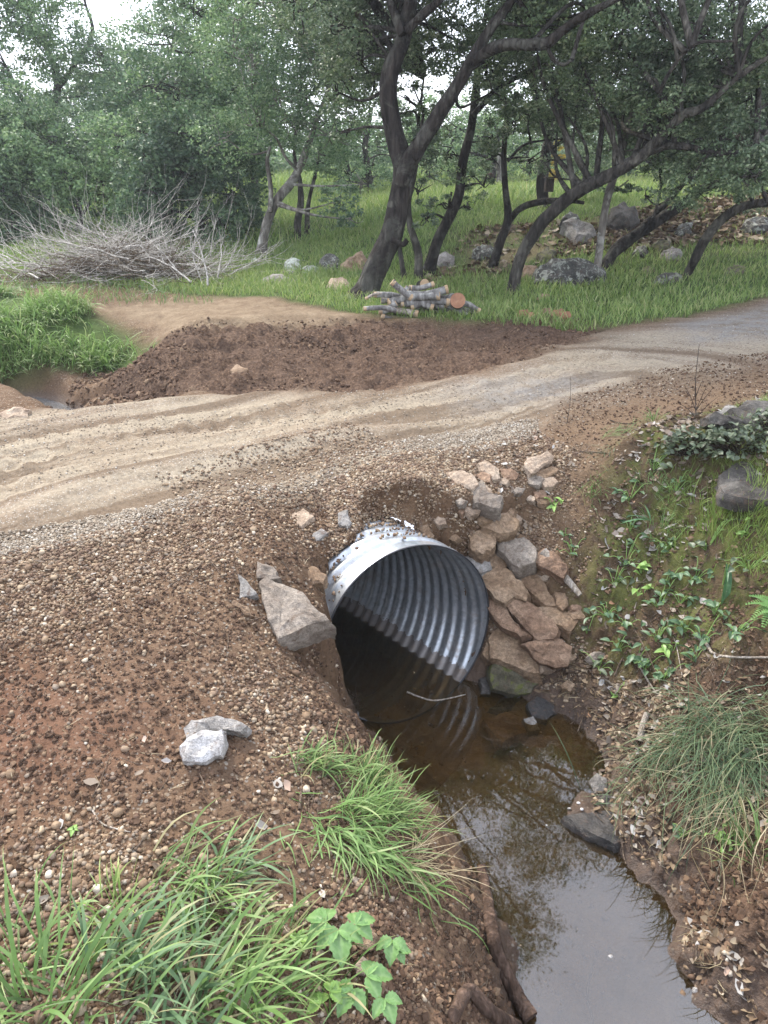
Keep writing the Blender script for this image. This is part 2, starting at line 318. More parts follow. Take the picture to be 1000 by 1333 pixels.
def H(x, y, fine=True, M=None, full=False):
    x = np.asarray(x, float); y = np.asarray(y, float)
    M = M or masks(x, y)
    z = base_h(x, y)
    far = sstep(30, 60, np.hypot(x, y)); z = z+far*2.5*fbm(x/40, y/40, 0, 8, 3)
    # clods and lumps
    near = 1-sstep(14, 40, np.abs(y))
    soil = (1-M['road'])
    if fine:
        rid = 1-np.abs(fbm(x*3.1, y*3.1, 0, 21, 5, .6))*2
        z = z+near*soil*(.03*fbm(x*1.6, y*1.6, 0, 1, 3)+.02*fbm(x*6, y*6, 0, 4, 4, .6)+.007*fbm(x*30, y*30, 0, 9, 3, .6))
        z = z+M['clod']*(.07*fbm(x*1.5, y*2., 0, 31, 3)+.07*rid*.5+.09*np.maximum(fbm(x*7, y*7, 0, 33, 5, .68), 0)*1.6-.085)
        dr, al = linedist(x, y, RUT[2]); z = z+np.maximum(M['bank'], sstep(.9, .5, z)*(x > .5)*(y < 4))*(.055*fbm(x*4, y*4, 0, 35, 3)+.035*np.abs(fbm(x*11, y*11, 0, 36, 4, .65)))
        # the roadway: long shallow ruts, cleat marks pressed across them, loose gravel
        rd = M['road']*near
        for k, Rt in enumerate(RUT):
            d, a_ = linedist(x, y, Rt); wd = .16+.03*k; d = d+.05*vn(x*1.3, y*1.3, 0, 70+k)
            z = z-rd*.026*np.exp(-(d/wd)**2)+rd*.018*np.exp(-((d-wd*1.7)/.07)**2)
            cl = np.clip(vn(a_*.9+k, a_*0, 0, 80+k)+.35, 0, 1)
            z = z+rd*cl*.020*np.exp(-(d/.15)**4)*(sstep(.1, .5, np.sin(a_*2*PI/.16+d*6+.8*vn(x*4, y*4, 0, 5)))-.5)
        z = z+rd*(.030*fbm(al*.45, dr*4.5, 0, 41, 4, .6)+.006*fbm(x*22, y*22, 0, 43, 3, .6))
    sb = sdf(x, y, Z_BANK); z = z+(x > .8)*sstep(4.2, 3.3, y)*(.15*sstep(.05, -.07, sb+.05*fbm(x*5, y*5, 0, 37, 3)*(1 if fine else 0))-.06*sstep(.35, .0, sb))
    # the gully above the pipe and the channel below it
    dg, _ = linedist(x, y, GULLY); dg = dg+.08*fbm(x*2.5, y*2.5, 0, 15, 3)
    z = smin(z, .30+np.maximum(dg-.11, 0)*1.35+np.where(y < 6.2, .0, 0), .08)
    dc = sdf(x, y, CHAN)
    s_, l_ = pipe_sl(x, y); inp = (s_ > -.12) & (s_ < PLEN+.3) & (np.abs(l_) < PR+.25)
    rg = (.05*fbm(x*5, y*5, 0, 51, 3)+.03*fbm(x*16, y*16, 0, 52, 3)) if fine else 0
    steep = 1.75-.5*sstep(.5, .8, x)+4.2*sstep(-.06, .14, s_+.12*np.clip(-l_, 0, .6))*(s_ < .9)*sstep(.2, -.2, l_)+3*sstep(.05, .2, s_)*sstep(0., .3, l_)*(s_ < .9)
    dcc = dc+np.where(inp, 0, rg)
    zc = np.where(dcc > 0, dcc*steep, np.maximum(dcc*.55, -.15-.04*(fbm(x*4, y*4, 0, 53, 3) if fine else 0)))
    if fine: zc = zc+np.where((dcc > .03) & (dcc < .5), .030*fbm(x*9, y*9, 0, 56, 4, .65)*sstep(.03, .12, dcc), 0)
    if fine: zc = zc+np.where(dcc < .25, .012*fbm(x*12, y*12, 0, 54, 4, .6), 0)
    z2 = smin(z, zc, .05)
    # fill lies over the pipe once well behind its mouth
    top = PC[2]+np.sqrt(np.maximum((PR+.02)**2-l_**2, 0)); bur = sstep(.40, .62, s_+.05*vn(x*9, y*9, 0, 77))*(np.abs(l_) < PR)*(s_ < PLEN+.2)
    z2 = np.where(bur > 0, np.maximum(z2, top+(.034+.022*fbm(x*7, y*7, 0, 78, 4, .6))*bur-(1-bur)*.12), z2)
    zt = PC[2]+np.sqrt(np.maximum(PR**2-l_**2, 0)); tang = (z2 > zt-.035) & (z2 < zt+.03) & (np.abs(l_) < PR*.9) & (s_ > .12) & (s_ < PLEN)
    z2 = np.where(tang, zt+.03, z2)
    return (z2, dc, dg) if full else z2

def G(px, py, lift=0.):                           # where lines of sight meet the ground
    px = np.atleast_1d(np.asarray(px, float)); py = np.atleast_1d(np.asarray(py, float)); d = ray(px, py)
    o = np.array([0, 0, CAMH]); ts = .9*1.022**np.arange(190); n = len(px)
    T = np.repeat(ts[None], n, 0); X = T*d[:, :1]; Y = T*d[:, 1:2]; Z = CAMH+T*d[:, 2:3]
    hh = H(X.ravel(), Y.ravel(), False).reshape(X.shape)
    below = Z < hh; i = np.where(below.any(1), below.argmax(1), len(ts)-1); i = np.maximum(i, 1)
    lo = ts[i-1]; hi = ts[i]
    for _ in range(9):
        md = (lo+hi)/2; c = CAMH+md*d[:, 2] < H(md*d[:, 0], md*d[:, 1]); hi = np.where(c, md, hi); lo = np.where(c, lo, md)
    P = np.stack([hi*d[:, 0], hi*d[:, 1], CAMH+hi*d[:, 2]], 1); P[:, 2] += lift
    return P[0] if n == 1 else P

# ------------------------------------------------------------ the ground: one sheet out to the horizon
def make_ground():
    st = .0040; v = np.arange(math.log(.5), math.log(34), st); yy = np.exp(v)-.75
    yf = yy[-1]+.18*1.03**np.arange(120).cumsum()**1. if False else yy[-1]*1.035**np.arange(1, 49)
    yb = np.array([-.32, -.5, -.8, -1.3, -2, -3, -5, -9, -18, -40, -110.])[::-1]
    Y = np.concatenate([yb, yy, yf])
    uc = np.arange(-.66, .66, st*1.05); ue = .66+.01*1.09**np.arange(1, 52)
    U = np.concatenate([-ue[::-1], uc, ue]); wv = np.where(Y > -.3, Y+.75, 1.05+np.abs(Y)); wv = np.maximum(wv, .45)
    X = U[None]*wv[:, None]; Yg = np.repeat(Y[:, None], len(U), 1)
    x, y = X.ravel(), Yg.ravel(); M = masks(x, y); z, dc, dg = H(x, y, True, M, True)
    # sideways shove on the steep faces so that they are rough and overhang a little
    nr, nc = X.shape; V = np.stack([x, y, z], 1); Zg = z.reshape(nr, nc)
    gy = np.gradient(Zg, axis=0)/np.maximum(np.gradient(Yg, axis=0), 1e-6); gx = np.gradient(Zg, axis=1)/np.maximum(np.gradient(X, axis=1), 1e-6)
    sl = np.hypot(gx, gy).ravel(); q = sstep(.7, 1.8, sl)*(np.abs(y) < 9)*(z > .02); nl = np.maximum(sl, 1e-6)
    dsp = q*(.022*fbm(x*14, y*14, z*14, 46, 4, .65)+.018*np.abs(fbm(x*32, y*32, z*32, 47, 3)))
    V[:, 0] -= gx.ravel()/nl*dsp; V[:, 1] -= gy.ravel()/nl*dsp; V[:, 2] += dsp*.3
    idx = np.arange(nr*nc).reshape(nr, nc); global _gY, _gU, _gZ; _gY, _gU, _gZ = Y, U, z.reshape(nr, nc)
    F = np.stack([idx[:-1, :-1], idx[:-1, 1:], idx[1:, 1:], idx[1:, :-1]], -1).reshape(-1, 4)
    c = V[F].mean(1); s_, l_ = pipe_sl(c[:, 0], c[:, 1]); rad = np.hypot(l_, c[:, 2]-PC[2])
    smouth = -.18*l_+.105*(c[:, 2]-PC[2])
    ca_ = np.arctan2(c[:, 2]-PC[2], l_); cut = (rad < PR*(1+.006*np.cos(2*ca_)+.004*np.sin(3*ca_+1))+.007) & (s_ > smouth+.03) & (s_ < PLEN-.1) & (c[:, 2] > -.045)
    F = F[~cut]
    wet = np.maximum(sstep(.13, .01, z)*(dc < .8), sstep(.45, .33, z)*(dg < .6)*(y > 5))
    wet = np.maximum(wet, sstep(.30, .02, dc)*sstep(.35, .1, z)*.8)
    hol = sstep(.06, -.10, sdf(x, y, Z_HOLL)+.05*fbm(x*4, y*4, 0, 57, 3)); A1 = np.stack([M['road'], np.maximum(M['clod'], .8*hol), M['grass']], 1); A2 = np.stack([M['litter'], M['red'], M['bank']], 1); A3 = np.stack([M['rust'], M['grey'], np.maximum(M['path'], 0)], 1)
    rutd = np.zeros(len(x))
    for Rt in RUT: d, _ = linedist(x, y, Rt); rutd = np.maximum(rutd, np.exp(-(d/.17)**2))
    dr, al = linedist(x, y, RUT[2]); dr = dr*np.sign(y-np.interp(x, RUT[2][:, 0], RUT[2][:, 1])); streak = .5+.9*fbm(al*.5, dr*6, 0, 41, 5, .62)
    return V, F, dict(under=sstep(-.004, -.03, z)*(dc < 0), streak=np.clip(streak, 0, 1), A1=A1, A2=A2, A3=A3, wet=wet, rut=rutd*M['road'])
_gV, _gF, _gA = make_ground()

def ground_material():
    m, t, b = mat('ground', .92, .2); p = coords(t)
    a1 = N(t, 'ShaderNodeSeparateColor'); L(t, attr(t, 'A1', 'Color'), a1.inputs[0]); a2 = N(t, 'ShaderNodeSeparateColor'); L(t, attr(t, 'A2', 'Color'), a2.inputs[0])
    a3 = N(t, 'ShaderNodeSeparateColor'); L(t, attr(t, 'A3', 'Color'), a3.inputs[0])
    wet, rut = attr(t, 'wet'), attr(t, 'rut')
    nL, nM, nF, nX = noise(t, .9, 5, .6, p, .3), noise(t, 6, 6, .65, p, .3), noise(t, 45, 5, .7, p), noise(t, 190, 3, .7, p)
    # soil: red brown crumbs
    soil = ramp(t, nM, [(.3, (.052, .030, .017)), (.5, (.100, .060, .035)), (.7, (.18, .117, .071))])
    soil = mixc(t, ramp(t, nL, [(.4, (0,)*3), (.62, (1,)*3)]), soil, (.135, .088, .056))
    # little stones: cells with a colour each
    def stones(scale, cols, thr):
        v = N(t, 'ShaderNodeTexVoronoi', Scale=scale, Randomness=1.); L(t, p, v.inputs['Vector'])
        sp = N(t, 'ShaderNodeSeparateColor'); L(t, v.outputs['Color'], sp.inputs[0])
        c = ramp(t, sp.outputs[0], cols); k = mth(t, 'MULTIPLY', mth(t, 'LESS_THAN', v.outputs['Distance'], .42), mth(t, 'LESS_THAN', sp.outputs[1], thr))
        hgt = mth(t, 'MULTIPLY', k, mth(t, 'SUBTRACT', 1., mth(t, 'POWER', v.outputs['Distance'], 2.)))
        return c, k, hgt
    scol = [(0, (.13, .085, .055)), (.35, (.22, .16, .105)), (.6, (.30, .24, .17)), (.8, (.20, .18, .155)), (1, (.38, .34, .27))]
    c1, k1, h1 = stones(75, scol, .55)
    up_ = N(t, 'ShaderNodeSeparateXYZ'); L(t, N(t, 'ShaderNodeNewGeometry').outputs['True Normal'], up_.inputs[0]); flat_ = ramp(t, up_.outputs['Z'], [(.55, (0,)*3), (.8, (.8,)*3)])
    soil = mixc(t, mth(t, 'MULTIPLY', k1, flat_), soil, c1)
    # road: packed tan fines with grey-white grit
    road = ramp(t, nM, [(.3, (.165, .128, .088)), (.5, (.235, .190, .136)), (.72, (.325, .275, .205))])
    road = mixc(t, ramp(t, nL, [(.42, (0,)*3), (.6, (.75,)*3)]), road, (.20, .145, .10))
    c2, k2, h2 = stones(120, [(0, (.16, .14, .12)), (.4, (.32, .27, .21)), (.75, (.42, .38, .33)), (1, (.56, .54, .50))], .72)
    road = mixc(t, mth(t, 'MULTIPLY', k2, .75), road, c2)
    road = mixc(t, mth(t, 'MULTIPLY', rut, .4), road, (.30, .245, .172))
    road = mixc(t, ramp(t, attr(t, 'streak'), [(.34, (.75,)*3), (.54, (0,)*3)]), road, (.125, .088, .058))
    road = mixc(t, ramp(t, attr(t, 'streak'), [(.58, (0,)*3), (.75, (.55,)*3)]), road, (.34, .29, .215))
    road = mixc(t, mth(t, 'MULTIPLY', a3.outputs[1], ramp(t, nM, [(.35, (.2,)*3), (.55, (.95,)*3)])), road, (.215, .205, .19))
    c = mixc(t, a1.outputs[0], soil, road)
    clod = ramp(t, nF, [(.3, (.034, .020, .013)), (.5, (.070, .043, .029)), (.72, (.16, .108, .070))])
    c = mixc(t, a1.outputs[1], c, mixc(t, .35, clod, mixc(t, ramp(t, nM, [(.4, (0,)*3), (.6, (1,)*3)]), clod, (.15, .10, .07))))
    c = mixc(t, mth(t, 'MULTIPLY', a2.outputs[1], ramp(t, nM, [(.3, (.35,)*3), (.6, (.9,)*3)])), c, (.165, .112, .070))
    c = mixc(t, mth(t, 'MULTIPLY', a3.outputs[0], .6), c, (.155, .078, .050))
    c = mixc(t, mth(t, 'MULTIPLY', a3.outputs[2], .8), c, ramp(t, nM, [(.3, (.15, .105, .066)), (.7, (.27, .21, .14))]))
    bank = ramp(t, nM, [(.28, (.040, .028, .017)), (.43, (.085, .062, .037)), (.52, (.075, .088, .024)), (.64, (.10, .115, .035)), (.78, (.14, .115, .065))])
    c = mixc(t, mth(t, 'MULTIPLY', a2.outputs[2], .85), c, bank)
    g = ramp(t, nM, [(.3, (.035, .060, .018)), (.6, (.07, .105, .03)), (.8, (.12, .13, .05))])
    c = mixc(t, a1.outputs[2], c, g)
    lit = ramp(t, nF, [(.3, (.06, .055, .03)), (.5, (.14, .11, .06)), (.7, (.24, .19, .11))])
    c = mixc(t, mth(t, 'MULTIPLY', a2.outputs[0], ramp(t, noise(t, 1.6, 4, .6, p), [(.35, (.2,)*3), (.55, (1,)*3)])), c, lit)
    c = mixc(t, 1., c, ramp(t, nF, [(.28, (.62,)*3), (.5, (1,)*3), (.75, (1.28,)*3)]), 'MULTIPLY')
    c = mixc(t, mth(t, 'MULTIPLY', wet, .85), c, mixc(t, 1., c, (.55, .50, .46), 'MULTIPLY'))
    c = mixc(t, attr(t, 'under'), c, ramp(t, nM, [(.3, (.07, .044, .016)), (.5, (.17, .108, .040)), (.7, (.28, .19, .08))]))       # ochre silt of the stream bed
    L(t, c, b.inputs['Base Color'])
    L(t, mth(t, 'SUBTRACT', .95, mth(t, 'MULTIPLY', wet, ramp(t, nM, [(.35, (.3,)*3), (.6, (.62,)*3)]))), b.inputs['Roughness'])
    L(t, mth(t, 'ADD', .12, mth(t, 'MULTIPLY', wet, .55)), b.inputs['Specular IOR Level'])
    h = mth(t, 'ADD', mth(t, 'ADD', mth(t, 'MULTIPLY', nF, 1.2), mth(t, 'MULTIPLY', nX, .5)), mth(t, 'ADD', mth(t, 'MULTIPLY', h1, .55), mth(t, 'MULTIPLY', mth(t, 'MULTIPLY', h2, a1.outputs[0]), .35)))
    bump(t, b, h, .85, .011)
    return m
M_GROUND = ground_material()
tag(mesh_np('ground', _gV, _gF, M_GROUND, True, _gA), kind='structure')
_H0 = H
def H(x, y, *a_):                                 # from here on heights are read off the finished ground
    x = np.asarray(x, float); y = np.asarray(y, float); wv = np.where(y > -.3, y+.75, 1.05+np.abs(y)); wv = np.maximum(wv, .45); u = x/wv
    i = np.clip(np.searchsorted(_gY, y)-1, 0, len(_gY)-2); j = np.clip(np.searchsorted(_gU, u)-1, 0, len(_gU)-2)
    a = np.clip((y-_gY[i])/(_gY[i+1]-_gY[i]), 0, 1); b = np.clip((u-_gU[j])/(_gU[j+1]-_gU[j]), 0, 1)
    return (_gZ[i, j]*(1-b)+_gZ[i, j+1]*b)*(1-a)+(_gZ[i+1, j]*(1-b)+_gZ[i+1, j+1]*b)*a
del _gV, _gF, _gA

# ------------------------------------------------------------ water
def water_material(name, tint, murk, mf, ior, rip):
    m = bpy.data.materials.new(name); m.use_nodes = True; t = m.node_tree; t.nodes.clear()
    o = N(t, 'ShaderNodeOutputMaterial'); tr = N(t, 'ShaderNodeBsdfTransparent'); tr.inputs[0].default_value = (*tint, 1)
    df = N(t, 'ShaderNodeBsdfDiffuse'); df.inputs[0].default_value = (*murk, 1); gl = N(t, 'ShaderNodeBsdfGlossy', Roughness=.02)
    a = N(t, 'ShaderNodeMixShader', Fac=mf); L(t, tr.outputs[0], a.inputs[1]); L(t, df.outputs[0], a.inputs[2])
    f = N(t, 'ShaderNodeFresnel', IOR=ior); c = N(t, 'ShaderNodeMixShader'); L(t, f.outputs[0], c.inputs[0]); L(t, a.outputs[0], c.inputs[1]); L(t, gl.outputs[0], c.inputs[2])
    n = noise(t, 5, 2, .5, coords(t)); bp = N(t, 'ShaderNodeBump', Strength=rip, Distance=.01); L(t, n, bp.inputs['Height'])
    L(t, bp.outputs[0], gl.inputs['Normal']); L(t, bp.outputs[0], f.inputs['Normal']); L(t, c.outputs[0], o.inputs['Surface']); return m
M_WATER = water_material('brown_water', (.80, .66, .42), (.12, .08, .03), .10, 2.1, .05)
def sheet(name, outline, z, m):
    o = mesh_np(name, np.array([(x, y, z) for x, y in outline], float), [np.array([list(range(len(outline)))])], m, False); return o
tag(sheet('water', [(.35, -3), (2.2, -3), (2.2, .2), (1.45, 2.2), (1.1, 3.2), (.45, 3.25), (-2.7, 6.75), (-3.1, 6.4), (-.35, 3.1), (-.3, 2.75), (.2, 1.7)], 0, M_WATER), kind='structure')
M_RILL = water_material('rill_water', (.7, .66, .6), (.3, .3, .3), .35, 1.7, .8)
tag(sheet('rill_water', [(-9, 7.2), (-5, 6.95), (-3.3, 6.5), (-2.2, 5.4), (-1.9, 5.7), (-2.7, 6.8), (-3.5, 7.4), (-9, 8.)], .345, M_RILL), kind='structure')

# ------------------------------------------------------------ the corrugated culvert pipe
def steel(name, dull=0.):
    m, t, b = mat(name, .38, .5, .85); p = coords(t)
    v = N(t, 'ShaderNodeTexVoronoi', Scale=55, Randomness=1.); L(t, p, v.inputs['Vector'])
    sp = N(t, 'ShaderNodeSeparateColor'); L(t, v.outputs['Color'], sp.inputs[0])
    n = noise(t, 5, 5, .6, p)
    c = ramp(t, sp.outputs[0], [(0, (.36, .39, .42)), (1, (.50, .53, .56))])
    c = mixc(t, ramp(t, n, [(.5, (0,)*3), (.75, (.7,)*3)]), c, (.33, .33, .32))
    sx = N(t, 'ShaderNodeSeparateXYZ'); L(t, p, sx.inputs[0])
    low = mth(t, 'MULTIPLY', mth(t, 'LESS_THAN', mth(t, 'ADD', sx.outputs['Z'], mth(t, 'MULTIPLY', noise(t, 30, 4, .6, p), .06)), .075), .75)     # mud line just over the water
    c = mixc(t, low, c, (.09, .06, .04))
    dirt = mth(t, 'MULTIPLY', ramp(t, noise(t, 9, 7, .72, p, .6), [(.50, (0,)*3), (.64, (1,)*3)]), .55); c = mixc(t, dirt, c, (.20, .15, .11))
    low = mth(t, 'MAXIMUM', low, dirt)
    L(t, c, b.inputs['Base Color']); L(t, mth(t, 'SUBTRACT', .8, mth(t, 'MULTIPLY', low, .8)), b.inputs['Metallic'])
    L(t, mth(t, 'ADD', mth(t, 'MULTIPLY', n, .35), .22+dull), b.inputs['Roughness']); bump(t, b, noise(t, 200, 2, .6, p), .12, .002); return m
M_STEEL = steel('galvanised_steel'); M_EDGE, _t, _b = mat('cut_edge', .5, .3, .3); _b.inputs['Base Color'].default_value = (.05, .05, .055, 1)
def pipe_shell(R, amp, ds=.0085, n=168, s1=PLEN):
    a = np.linspace(0, 2*PI, n, endpoint=False); q = np.arange(0, 1, 1)
    ss = np.concatenate([np.arange(0, 2.0, ds), np.arange(2.0, s1+.001, ds*2)])
    s0 = R*(-.18*np.cos(a)+.105*np.sin(a))                                                           # the mitred mouth
    Sg = s0[None]+ss[:, None]*(1-s0[None]/s1)
    ph = Sg-.612*a[None]/(2*PI)
    cor = amp*np.cos(2*PI*ph/.068); fl = sstep(.012, .05, ss)[:, None]*(1-.0)
    fl = fl*(1-.85*sstep(.085, .03, ss)[:, None]*sstep(.2, .9, np.sin(a-.9))[None])                   # rolled flat at the crown of the lip
    seam = .004*np.exp(-(((ph+.25) % .612-.306)/.007)**2)
    rr = R+cor*fl-seam*(1 if True else 0)
    rr = rr*(1+.006*np.cos(2*a)[None]*1+.004*np.sin(3*a+1)[None])
    V = PC+PA*Sg[..., None]+rr[..., None]*(np.cos(a)[None, :, None]*PN+np.sin(a)[None, :, None]*np.array([0, 0, 1.]))
    return V
def make_pipe():
    t = thing('culvert_pipe', PC, 'galvanised corrugated steel pipe opening out of the road bank over the brown water', 'culvert pipe')
    Vo = pipe_shell(PR, .0085); Vi = pipe_shell(PR-.0025, .0065); ns, n, _ = Vo.shape
    def grid(flip):
        i = np.arange(ns-1)[:, None]*n; j = np.arange(n)[None]; j2 = (j+1) % n
        F = np.stack([i+j, i+j2, i+n+j2, i+n+j], -1).reshape(-1, 4); return F[:, ::-1] if flip else F
    A = Acc(); A.add(Vo.reshape(-1, 3), grid(True)); A.add(Vi.reshape(-1, 3), grid(False)); A.build('pipe_wall', M_STEEL, t, off=PC)
    E = Acc(); j = np.arange(n); j2 = (j+1) % n                                                       # raw edge of the sheet
    c = PC; o_ = Vo[0]+(Vo[0]-c)*.004; i_ = Vi[0]-(Vi[0]-c)*.002
    ring = np.concatenate([o_+PA*.004, o_-PA*.002, i_-PA*.002, i_+PA*.004]); F = []
    for k in range(3): F.append(np.stack([k*n+j, (k+1)*n+j, (k+1)*n+j2, k*n+j2], -1))
    E.add(ring, np.concatenate(F)); E.build('cut_edge', M_EDGE, t, off=PC)
make_pipe()
def make_silt():                                   # the bed of silt lying in the pipe
    ss = np.linspace(.05, PLEN-.15, 180); ll = np.linspace(-.31, .31, 30); Sg, Lg = np.meshgrid(ss, ll, indexing='ij')
    P = PC+PA*Sg[..., None]+PN*Lg[..., None]; x, y = P[..., 0], P[..., 1]
    P[..., 2] = -.055+.012*fbm(x*4, y*4, 0, 61, 4)-.10*sstep(.35, .05, Sg); i = np.arange(180*30).reshape(180, 30)
    F = np.stack([i[:-1, :-1], i[:-1, 1:], i[1:, 1:], i[1:, :-1]], -1).reshape(-1, 4)[:, ::-1]
    m, t, b = mat('silt', .8, .2); L(t, ramp(t, noise(t, 12, 5, .6, coords(t)), [(.3, (.07, .045, .028)), (.7, (.13, .09, .055))]), b.inputs['Base Color'])
    tag(mesh_np('streambed', P.reshape(-1, 3), F, m), kind='structure')
make_silt()

# ------------------------------------------------------------ rocks
M_ROCKB = rockmat('brown_rock', (.13, .080, .048), (.235, .16, .10), (.34, .25, .17))
M_ROCKO = rockmat('rust_rock', (.13, .078, .05), (.225, .145, .095), (.32, .22, .15))
M_ROCKG = rockmat('grey_rock', (.15, .135, .12), (.23, .215, .195), (.34, .32, .30))
M_ROCKD = rockmat('dark_slab_rock', (.035, .031, .027), (.075, .068, .06), (.14, .13, .115))
M_ROCKGB = rockmat('brown_grey_rock', (.145, .115, .09), (.215, .18, .145), (.30, .26, .215))
M_ROCKT = rockmat('tan_rock', (.23, .165, .115), (.34, .26, .19), (.46, .38, .29))
M_ROCKW = rockmat('pale_rock', (.30, .27, .24), (.46, .44, .42), (.62, .61, .60))
M_ROCKK = rockmat('wet_dark_rock', (.022, .021, .021), (.04, .037, .035), (.09, .08, .07), wet=True)
M_ROCKL = rockmat('lichen_rock', (.030, .030, .028), (.07, .068, .06), (.15, .14, .125), lichen=(.27, .28, .24))
M_ROCKM = rockmat('mossy_rock', (.05, .045, .03), (.10, .09, .06), (.16, .15, .11), lichen=(.11, .12, .035))
M_ROCKLW = rockmat('pale_lichen_rock', (.14, .14, .12), (.33, .36, .31), (.48, .52, .46))
def finish_rock(bm, name, m, loc, edge, amp, seed):
    pass
    for _ in range(4):
        bmesh.ops.triangulate(bm, faces=bm.faces[:])
        es = [e for e in bm.edges if e.calc_length() > edge*1.6]
        if not es or len(bm.verts) > 6000: break
        bmesh.ops.subdivide_edges(bm, edges=es, cuts=1)
    bm.normal_update(); V = np.array([v.co for v in bm.verts]); Nn = np.array([v.normal for v in bm.verts])
    f = .28/edge
    st = fbm(V[:, 0]*f*.5+seed, V[:, 1]*f*.5, V[:, 2]*f*.5, seed, 3); st = st*.5+np.round(st*5)/5*.9       # stepped fracture faces
    d = amp*(st*1.0+.65*fbm(V[:, 0]*f*1.6, V[:, 1]*f*1.6, V[:, 2]*f*1.6, seed+5, 3))
    V = V+Nn*d[:, None]
    for v, c in zip(bm.verts, V): v.co = c
    me = bpy.data.meshes.new(name); bm.to_mesh(me); bm.free(); me.materials.append(m)
    me.polygons.foreach_set('use_smooth', np.ones(len(me.polygons), bool)); me.set_sharp_from_angle(angle=R_(28))
    o = bpy.data.objects.new(name, me); COL.objects.link(o); o.location = loc; return o
def slab(outline, mt, label, n=(0, -.45, .9), th=.12, lift=.05, at=None, group=None, name='rock', cat='rock', amp=None, taper=.12, grow=1.07):
    """a broken stone: its facing side has the given outline, lies on a plane with normal n and is th thick"""
    o = np.array(outline, float); cx, cy = o.mean(0); g = G(cx, cy) if at is None else np.array(at(cx, cy))
    n = np.array(n, float); n /= np.linalg.norm(n); d0 = ray(cx, cy); c0 = np.array([0, 0, CAMH])
    g = g-d0/np.linalg.norm(d0)*lift if at is None else g
    r = ray(o[:, 0], o[:, 1]); t = ((g-c0)@n)/(r@n); P = c0+r*t[:, None]; c = P.mean(0); P = c+(P-c)*grow
    s = np.linalg.norm(P-c, axis=1).mean(); rg = np.random.default_rng(int(cx*7+cy))
    # ring of corners with jittered points between them, a broken facing side, and sides that undercut
    Q = []
    for i_ in range(len(P)):
        p, q = P[i_], P[(i_+1) % len(P)]; Q.append(p); e = q-p; l = np.linalg.norm(e); nrm = np.cross(e/l, n)
        for f_ in ((.5,) if l < s*.9 else (.33, .7)): Q.append(p+e*(f_+rg.uniform(-.1, .1))+nrm*l*rg.normal(0, .05))
    P = np.array(Q); k = len(P); bm = bmesh.new(); ctr = c+rg.normal(0, .15, 3)*s*.5
    ring = lambda sc, dz, jit: [bm.verts.new((p-c)*(sc+rg.uniform(-jit, jit))-n*dz*rg.uniform(.8, 1.2)) for p in P]
    r1 = ring(.97, .0, .02); r0 = ring(.60, -th*.10, .12); r2 = ring(1.03, th*.35, .03); r3 = ring(.98+taper*.5, th, .06)
    cv = bm.verts.new(ctr-c+n*th*rg.uniform(.02, .14)); cb = bm.verts.new(-n*th)
    for i_ in range(k):
        j_ = (i_+1) % k
        for qd in ((r0[i_], r1[i_], r1[j_]), (r0[i_], r1[j_], r0[j_]), (r1[i_], r2[i_], r2[j_]), (r1[i_], r2[j_], r1[j_]), (r2[i_], r3[i_], r3[j_]), (r2[i_], r3[j_], r2[j_]), (cv, r0[i_], r0[j_]), (cb, r3[j_], r3[i_])): bm.faces.new(qd)
    bmesh.ops.recalc_face_normals(bm, faces=bm.faces[:])
    lowest = min(v.co.z for v in bm.verts); base = c+np.array([0, 0, lowest*.6])
    for v in bm.verts: v.co.z -= lowest*.6
    ob = finish_rock(bm, name, mt, base, max(.006, s*.085), s*.07 if amp is None else amp, int(cx) % 97)
    return tag(ob, label, cat, group)
